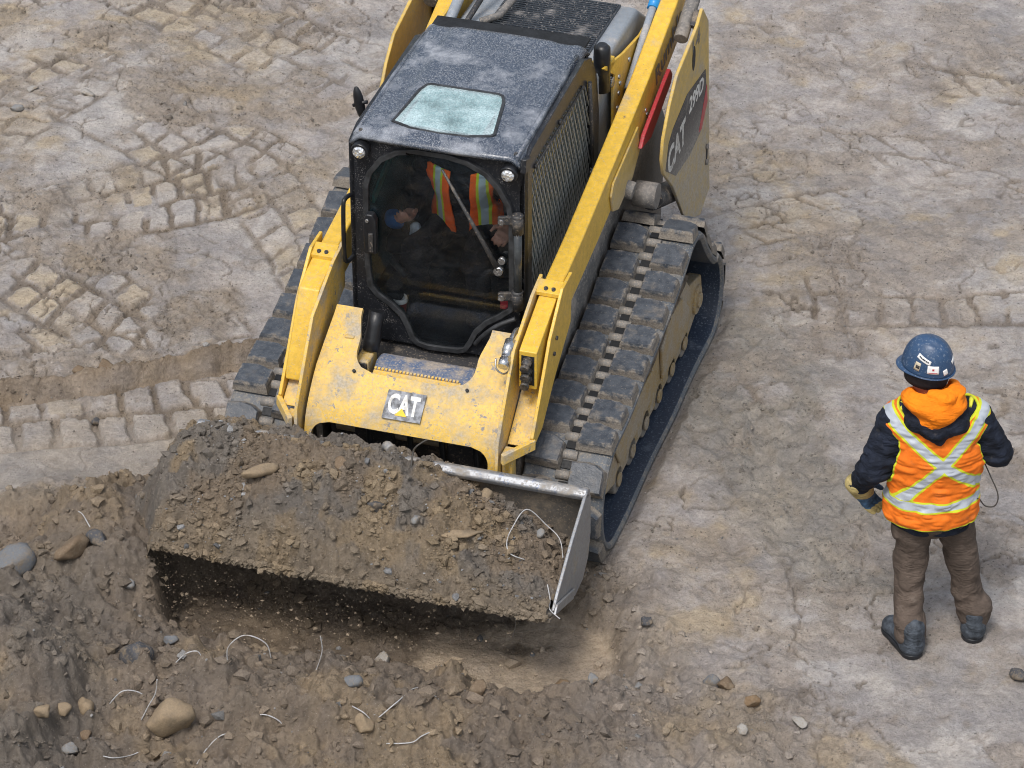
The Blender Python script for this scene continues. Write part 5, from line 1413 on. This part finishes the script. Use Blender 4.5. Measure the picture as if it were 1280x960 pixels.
# ---- the operator seated in the cab (loader axes)
OP = tag(empty('person', (*m2w(.16, 0), .05), -YAW), 'person in dark jacket and orange vest seated behind the loader door glass', 'person')
def lc(F, S, Z): return np.array(L(F, S, Z))
OC = -.02
def op_torso(P):
    f = ell(P, lc(.30, OC, 1.26), (.185, .155, .17)); f = smin(f, cone(P, lc(.34, OC, 1.30), lc(.40, OC, 1.52), .150, .150), .08)
    f = smin(f, cone(P, lc(.40, OC - .15, 1.615), lc(.40, OC + .15, 1.615), .075, .075), .09)
    return f
OJ = dict(ls=lc(.40, OC - .20, 1.595), le=lc(.38, OC - .285, 1.345), lw=lc(.545, -.265, 1.365), rs=lc(.40, OC + .20, 1.595), re=lc(.38, OC + .285, 1.345), rw=lc(.545, .265, 1.365))
OL = dict(lh=lc(.32, OC - .10, 1.21), lk=lc(.74, OC - .16, 1.24), la=lc(.70, OC - .17, .97), rh=lc(.32, OC + .10, 1.21), rk=lc(.74, OC + .16, 1.24), ra=lc(.70, OC + .17, .97))
def op_arms(P, g=0):
    f = smin(cone(P, OJ['ls'], OJ['le'], .078, .066), cone(P, OJ['le'], OJ['lw'], .066, .048), .03)
    return np.minimum(f, smin(cone(P, OJ['rs'], OJ['re'], .078, .066), cone(P, OJ['re'], OJ['rw'], .066, .048), .03)) - g
def op_legs(P, g=0):
    f = None
    for h, k, a in (('lh', 'lk', 'la'), ('rh', 'rk', 'ra')):
        l = smin(cone(P, OL[h], OL[k], .098, .078), cone(P, OL[k], OL[a], .075, .062), .04); f = l if f is None else np.minimum(f, l)
    return f - g
lo_, hi_ = (-.42, -1.08, .86), (.40, -.08, 2.02)
cloth_mesh('jacket', lambda P: smax(smin(op_torso(P), op_arms(P), .04) + fold(P, 61, .014), 1.17 - P[..., 2], .01), (-.42, -.74, 1.10), (.40, -.10, 1.76), .011, 'jacket_dark', OP)
cloth_mesh('trousers', lambda P: op_legs(P) + fold(P, 63, .010), (-.34, -1.08, .90), (.30, -.14, 1.36), .013, 'jacket_dark', OP)
def op_cut(P):
    c = np.maximum(1.245 - P[..., 2], P[..., 2] - 1.72)
    gap = .052 - .10 * np.clip(1.45 - P[..., 2], 0, .2) - np.abs(P[..., 0] - OC - .015)
    c = np.maximum(c, np.where(P[..., 1] < -.40, gap, -1))
    c = np.maximum(c, .012 - np.minimum(cone(P, OJ['ls'], OJ['le'], .085, .08), cone(P, OJ['rs'], OJ['re'], .085, .08)))
    return np.maximum(c, .10 - np.hypot(P[..., 0] - OC, P[..., 1] + .42) - np.clip(1.62 - P[..., 2], -.05, 1) * 5)
cloth_mesh('vest', lambda P: smax(np.abs(op_torso(P) + fold(P, 61, .006) - .018) - .008, op_cut(P), .006), (-.30, -.66, 1.20), (.26, -.16, 1.76), .007, 'vest_red', OP,
           dict(band=lambda V: np.minimum(np.abs(np.abs(V[:, 0] - OC - .01) - .118), np.where(V[:, 1] > -.40, 1, np.abs(V[:, 2] - 1.19))), trim=lambda V: np.full(len(V), .2)))
def op_body(P):
    f = head_sdf(P, lc(.46, OC + .03, 1.86), (.05, -1)); f = smin(f, cone(P, lc(.41, OC, 1.62), lc(.44, OC + .02, 1.80), .060, .056), .03)
    f = smin(f, op_torso(P) + .03, .03); f = smin(f, op_arms(P, -.022), .02); f = smin(f, op_legs(P, -.022), .03)
    for w, sd in (('lw', 1), ('rw', -1)):
        f = smin(f, hand_sdf(P, OJ[w] + np.array((0, -.03, .0)), (0, -1, .12), (sd, 0, .6), .85, 1.0), .01)
    for a in ('la', 'ra'): f = smin(f, cone(P, OL[a], OL[a] + np.array((0, -.09, -.035)), .048, .040), .02)
    return f
cloth_mesh('body', op_body, (-.40, -1.08, .86), (.38, -.14, 2.03), .0098, 'skin', OP)
for a_ in ('la', 'ra'):
    A_ = OL[a_]; cloth_mesh('boot', lambda P, A_=A_: smin(cone(P, A_ + np.array((0, 0, .06)), A_ + np.array((0, .01, -.01)), .060, .058), cone(P, A_, A_ + np.array((0, -.10, -.035)), .056, .050), .03), tuple(A_ - (.09, .19, .12)), tuple(A_ + (.09, .09, .14)), .010, 'boot_dark', OP)
cloth_mesh('cap', lambda P: np.maximum(ell(P, lc(.455, OC + .03, 1.895), (.090, .112, .098)), 1.905 - P[..., 2]), (-.14, -.62, 1.88), (.15, -.30, 2.02), .008, 'dark_knit', OP)
# things in the cab
def at_loader(o, p): o.location = (*m2w(p[0], p[1]), p[2]); o.rotation_euler = (0, 0, -YAW); return o
CP = at_loader(tag(empty('paper_cup'), 'white lidded paper cup standing inside the door pane', 'cup'), (1.02, -.235, .955))
lathe([(.0, 0), (.028, 0), (.030, .004), (.039, .10), (.040, .105)], 20).build('cup_body', 'cup_red', CP)
lathe([(.043, .100), (.044, .106), (.041, .112), (.039, .124), (.034, .124), (.032, .118), (.0, .118)], 20).build('lid', 'paper_white', CP)
b = MB(); b.box(.94, 1.06, -.30, -.17, .925, .950); cup_shelf = b.build('cup_shelf', 'interior_dark', LD, bevel=.01)
V, Q = surface(lambda P: ell(P, (0, 0, 0), (.052, .045, .055)) + .02 * (noise3(P, 22, 3) - .5), (-.09, -.09, -.09), (.09, .09, .09), .007)
cl = at_loader(tag(link_mesh('cloth', np_mesh('cloth', V, Q), 'blue_rag' if 'blue_rag' in MATS else 'blue_cloth'), 'crumpled blue cloth beside the operator hand in the cab', 'cloth'), (.70, -.365, 1.335))
gw = tag(link_mesh('work_glove', np_mesh('work_glove', *surface(lambda P: hand_sdf(P, (0, .05, 0), (.5, -1, -.5), (1, .5, 0), .3, .85, 1.15), (-.12, -.16, -.14), (.18, .12, .10), .005)), 'glove_pale' if 'glove_pale' in MATS else 'decal_white'), 'pale work glove lying in front of the joystick in the cab', 'glove')
at_loader(gw, (.79, -.235, 1.315))

# ------------------------------------------------------------------ stones told apart on the site
def stone(seed, r, sc=(1, 1, .75), ang=.5):
    rs = np.random.RandomState(seed)
    bm = bmesh.new(); bmesh.ops.create_icosphere(bm, subdivisions=3, radius=1)
    V = np.array([v.co[:] for v in bm.verts])
    for _ in range(11):                                           # flatten a few sides
        nn = rs.randn(3); nn /= np.linalg.norm(nn); d = .52 + .28 * rs.rand(); h = V @ nn; V = np.where((h > d)[:, None], V - nn * ((h - d) * (.70 + ang * .4))[:, None], V)
    V = V * (1 + .30 * (noise3(V + 5, 1.8, seed) - .5)[:, None] + .14 * (noise3(V + 5, 5, seed + 1) - .5)[:, None]) * np.array(sc) * r
    for v, p in zip(bm.verts, V): v.co = p
    me = bpy.data.meshes.new('stone'); bm.to_mesh(me); bm.free(); me.polygons.foreach_set('use_smooth', np.ones(len(me.polygons), bool)); return me
STONES = [  # x, y, radius, scale, material, sink, label
    (-1.636, -3.144, .125, (1.1, .9, .85), 'stone_tan', .45, 'big rounded tan boulder sitting low in the spoil at bottom left'),
    (-1.827, -2.686, .100, (1.2, .9, .8), 'stone_dark', .45, 'half buried dark stone on the spoil above the tan boulder'),
    (1.168, -2.774, .048, (1.1, .9, .8), 'stone_rust', .3, 'single ochre brown stone on the pale mud right of the spoil'),
    (.985, -2.600, .052, (1, .9, .9), 'stone_blue', .3, 'blue grey angular stone touching a brown clod, right foreground'),
    (1.050, -2.650, .050, (1, .9, .8), 'stone_brown', .3, 'brown clod touching the blue grey stone, right foreground'),
    (1.102, -3.033, .034, (1.1, .9, .7), 'stone_pale', .3, 'pale grey pebble nearest the bottom edge below the ochre stone'),
    (-2.510, -2.020, .125, (1.0, 1.0, .9), 'stone_blue', .45, 'large block with bluish face at the left edge of the picture'),
    (-2.073, -1.930, .060, (1.1, .9, .9), 'stone_dark', .3, 'dark charcoal stone on the mound left of the bucket'),
    (-2.196, -1.990, .080, (1.3, .9, .8), 'stone_brown', .4, 'brown boulder on the mound beside the dark charcoal stone'),
    (-1.912, -2.123, .036, (1, 1, .9), 'stone_grey', .3, 'round grey pebble high on the mound left of the bucket shadow'),
    (-2.036, -3.035, .050, (1, .9, .9), 'stone_tan', .3, 'tan stone left of the big tan boulder'),
    (-2.217, -3.231, .055, (1, .9, .8), 'stone_tan', .3, 'tan clod at the foot of the dark bank, leftmost of its cluster'),
    (-2.092, -3.258, .048, (1, .95, .8), 'stone_grey', .3, 'smooth grey pebble nearest the bottom left corner'),
    (-1.668, -2.536, .034, (1.2, .9, .8), 'stone_blue', .3, 'small bluish stone on the crest left of the bent wire'),
    (-.639, -2.299, .050, (.9, .9, 1), 'stone_pale', .25, 'pale stone lying in the scrape under the middle of the bucket'),
    (-.310, -2.392, .036, (1.2, .9, .8), 'stone_blue', .25, 'blue grey pebble at the front of the scrape'),
    (.250, -2.500, .048, (1.1, .9, .8), 'stone_rust', .3, 'reddish brown stone at the right rim of the wet scrape'),
    (-3.060, 3.003, .040, (1.2, .9, .8), 'stone_grey', .3, 'grey stone on the mud at the upper left edge'),
    (-2.635, 3.208, .050, (1.5, .7, .4), 'stone_pale', .3, 'flat whitish chip on the upper left mud'),
    (-3.000, 3.292, .040, (1.4, .8, .4), 'stone_pale', .3, 'small pale flake left of the flat whitish chip'),
    (-2.383, .060, .048, (1, 1, .9), 'stone_brown', .2, 'left one of two brown clods on the earth ridge'),
    (-2.240, .070, .060, (1, 1, .8), 'stone_brown', .2, 'right and larger of two brown clods on the earth ridge'),
    (-2.259, -.361, .034, (1, .9, .9), 'stone_dark', .3, 'dark pebble in a groove between tread prints at left'),
    (-2.130, -3.128, .046, (1, .9, .8), 'stone_tan', .3, 'tan clod between the dark bank and the tan stone'),
    (-.761, -3.020, .042, (1.2, .9, .8), 'stone_blue', .3, 'bluish stone on the crest of the front spoil heap'),
    (-.162, -2.860, .060, (1, .9, .9), 'stone_brown', .3, 'crumbling brown lump on the crest below the bucket middle'),
    (.390, -2.700, .036, (1, 1, .8), 'stone_grey', .3, 'grey pebble just outside the wet patch'),
    (1.393, -2.911, .040, (1.3, .9, .6), 'stone_pale', .3, 'pale stone on the mud between spoil heap and worker'),
    (-.699, -3.230, .060, (.8, 1, 1.1), 'stone_tan', .35, 'upright tan stone in the front spoil near the bent wires'),
    (2.480, -2.560, .050, (1.2, .9, .7), 'stone_dark', .3, 'dark stone at the right edge beside the worker'),
    (.672, -2.181, .036, (1.2, .9, .7), 'stone_dark', .3, 'dark pebble right of the bucket corner'),
    (-2.040, -3.154, .040, (1.2, .9, .8), 'stone_brown', .3, 'brown stone just below the tan stone at bottom left'),
    (.62, -2.62, .030, (1.2, .9, .8), 'stone_grey', .3, 'little grey stone on the spoil left of the blue grey stone'),
]
for i, (x, y, r, sc, mat, sink, label) in enumerate(STONES):
    o = link_mesh('stone', stone(100 + i, r, sc), mat); o.location = (x, y, ground_z(x, y) + r * sc[2] * (1 - sink) * .75); o.rotation_euler = (0, 0, i * 1.7)
    tag(o, label, 'stone', 'stones lying on the site')
HST = [(2.324, .072, .045, (1.1, .9, .8), 'stone_dark', 'dark angular stone in the middle of the bucket load'),
       (2.300, .505, .095, (1.25, .8, .28), 'stone_tan', 'flat tan slab lying on the right half of the bucket load'),
       (2.288, -.546, .075, (1.3, .9, .6), 'stone_tan', 'broad tan lump on the left half of the bucket load'),
       (2.336, .282, .032, (1, 1, .8), 'stone_grey', 'grey pebble on the load between dark stone and slab'),
       (2.00, .53, .050, (1, 1, .9), 'stone_tan', 'tan clod resting against the bucket back plate'),
       (2.077, .839, .026, (1, 1, .9), 'stone_grey', 'small round pebble inside the wire loop on the load'),
       (2.20, -.15, .042, (1.2, .9, .8), 'stone_brown', 'brown lump near the top of the bucket load')]
def heap_at(F, S):
    i = int(np.clip((F - 1.835) / .75 * 157, 0, 151)); j = int(np.clip((S + 1.38) / 2.392 * 419, 0, 419)); return float(HZ2[i, j])
for i, (F, S, r, sc, mat, label) in enumerate(HST):
    o = link_mesh('stone', stone(300 + i, r, sc), mat); o.location = (*m2w(F, S), heap_at(F, S) + r * sc[2] * .35); o.rotation_euler = (-.45, 0, -YAW + .4 * i)
    tag(o, label, 'stone', 'stones in the bucket load')

# ------------------------------------------------------------------ bits of wire sticking out of the earth
def wire(pts, label, r=.0030, mat='wire_grey'):
    pts = [tuple(np.array(p) + (RNG.rand(3) - .5) * .014) for p in pts]
    b = MB(lambda *p: p); b.tube(catmull(pts, 8), r, 6)
    return tag(b.build('wire', mat), label, 'wire', 'bits of wire in the spoil')
WIRES = [
    ([(-1.372, -2.837, 0.308), (-1.36, -2.837, 0.406), (-1.3, -2.837, 0.469), (-1.231, -2.837, 0.469), (-1.168, -2.837, 0.42), (-1.16, -2.837, 0.328)], 'arched pale wire standing on the crest left of the scrape'),
    ([(-0.643, -3.21, 0.252), (-0.549, -3.144, 0.321), (-0.46, -2.957, 0.243), (-0.384, -2.964, 0.21), (-0.306, -3.03, 0.163)], 'long bent wire like a low roof on the front spoil heap'),
    ([(-0.588, -3.308, 0.199), (-0.472, -3.3, 0.194), (-0.427, -3.263, 0.192), (-0.375, -3.213, 0.204)], 'short wire bent up at its right end near the bottom centre'),
    ([(-1.928, -2.988, 0.174), (-1.868, -2.978, 0.235), (-1.8, -2.968, 0.227), (-1.742, -2.958, 0.184), (-1.713, -2.948, 0.102)], 'curved pale wire arching just above the big tan boulder'),
    ([(-1.76, -3.14, 0.201), (-1.721, -3.14, 0.289), (-1.683, -3.14, 0.367), (-1.667, -3.14, 0.444)], 'thin straight wire leaning over the arching wire above the boulder'),
    ([(-2.009, -3.274, 0.144), (-1.97, -3.336, 0.158), (-1.886, -3.355, 0.144), (-1.802, -3.272, 0.099), (-1.727, -3.201, 0.097)], 'wire curved like a bowl left of the big tan boulder'),
    ([(-1.496, -3.384, 0.116), (-1.449, -3.255, 0.121), (-1.384, -3.227, 0.171), (-1.328, -3.204, 0.171)], 'wire running up from the bottom edge right of the boulder'),
    ([(-1.258, -3.14, 0.207), (-1.175, -3.171, 0.253), (-1.119, -3.176, 0.232), (-1.074, -3.189, 0.179)], 'short wire hooked downwards in the middle of the front spoil'),
    ([(-2.25, -1.651, 0.35), (-2.182, -1.719, 0.38), (-2.132, -1.816, 0.392), (-2.088, -1.876, 0.335)], 'white wire curving down the far side of the left mound'),
    ([(-1.629, -2.781, 0.264), (-1.572, -2.781, 0.323), (-1.518, -2.781, 0.328), (-1.496, -2.781, 0.293)], 'small arc of wire left of the arched wire on the crest'),
    ([(-0.953, -2.641, 0.102), (-0.926, -2.641, 0.216), (-0.931, -2.641, 0.315)], 'thin dark upright wire in front of the scrape'),
    ([(-0.76, -3.112, 0.272), (-0.7, -3.179, 0.283), (-0.663, -3.191, 0.239)], 'stub of wire left of the roof shaped wire'),
]
for pts, label in WIRES: wire(pts, label)
def hw(F, S, dz): return (*m2w(F, S), heap_at(F, S) + dz)
wire([hw(2.266, .814, .01), hw(2.29, .744, .02), hw(2.245, .717, .03), hw(2.144, .715, .05), hw(2.03, .76, .08), hw(2.00, .85, .09), hw(2.02, .93, .07), hw(2.122, .975, .02)], 'large open loop of pale wire on the right of the bucket load')
wire([hw(2.10, .182, -.02), hw(2.0, .15, .05), hw(1.93, .15, .10), hw(1.90, .20, .12)], 'curved dark wire sticking up behind the bucket load', .005, 'wire_dark')
a, b_ = m2w(2.47, 1.0), m2w(2.52, 1.05)
wire([(*m2w(2.42, .985), .50), (*m2w(2.46, 1.0), .45), (*m2w(2.50, 1.02), .425), (*m2w(2.52, 1.07), .40)], 'short pale wire hooked over the right bucket corner')
wire([(*m2w(2.58, .86), .40), (*m2w(2.585, .862), .33), (*m2w(2.58, .858), .27)], 'thin root hanging straight down from the right of the cutting edge', .002, 'wire_dark')
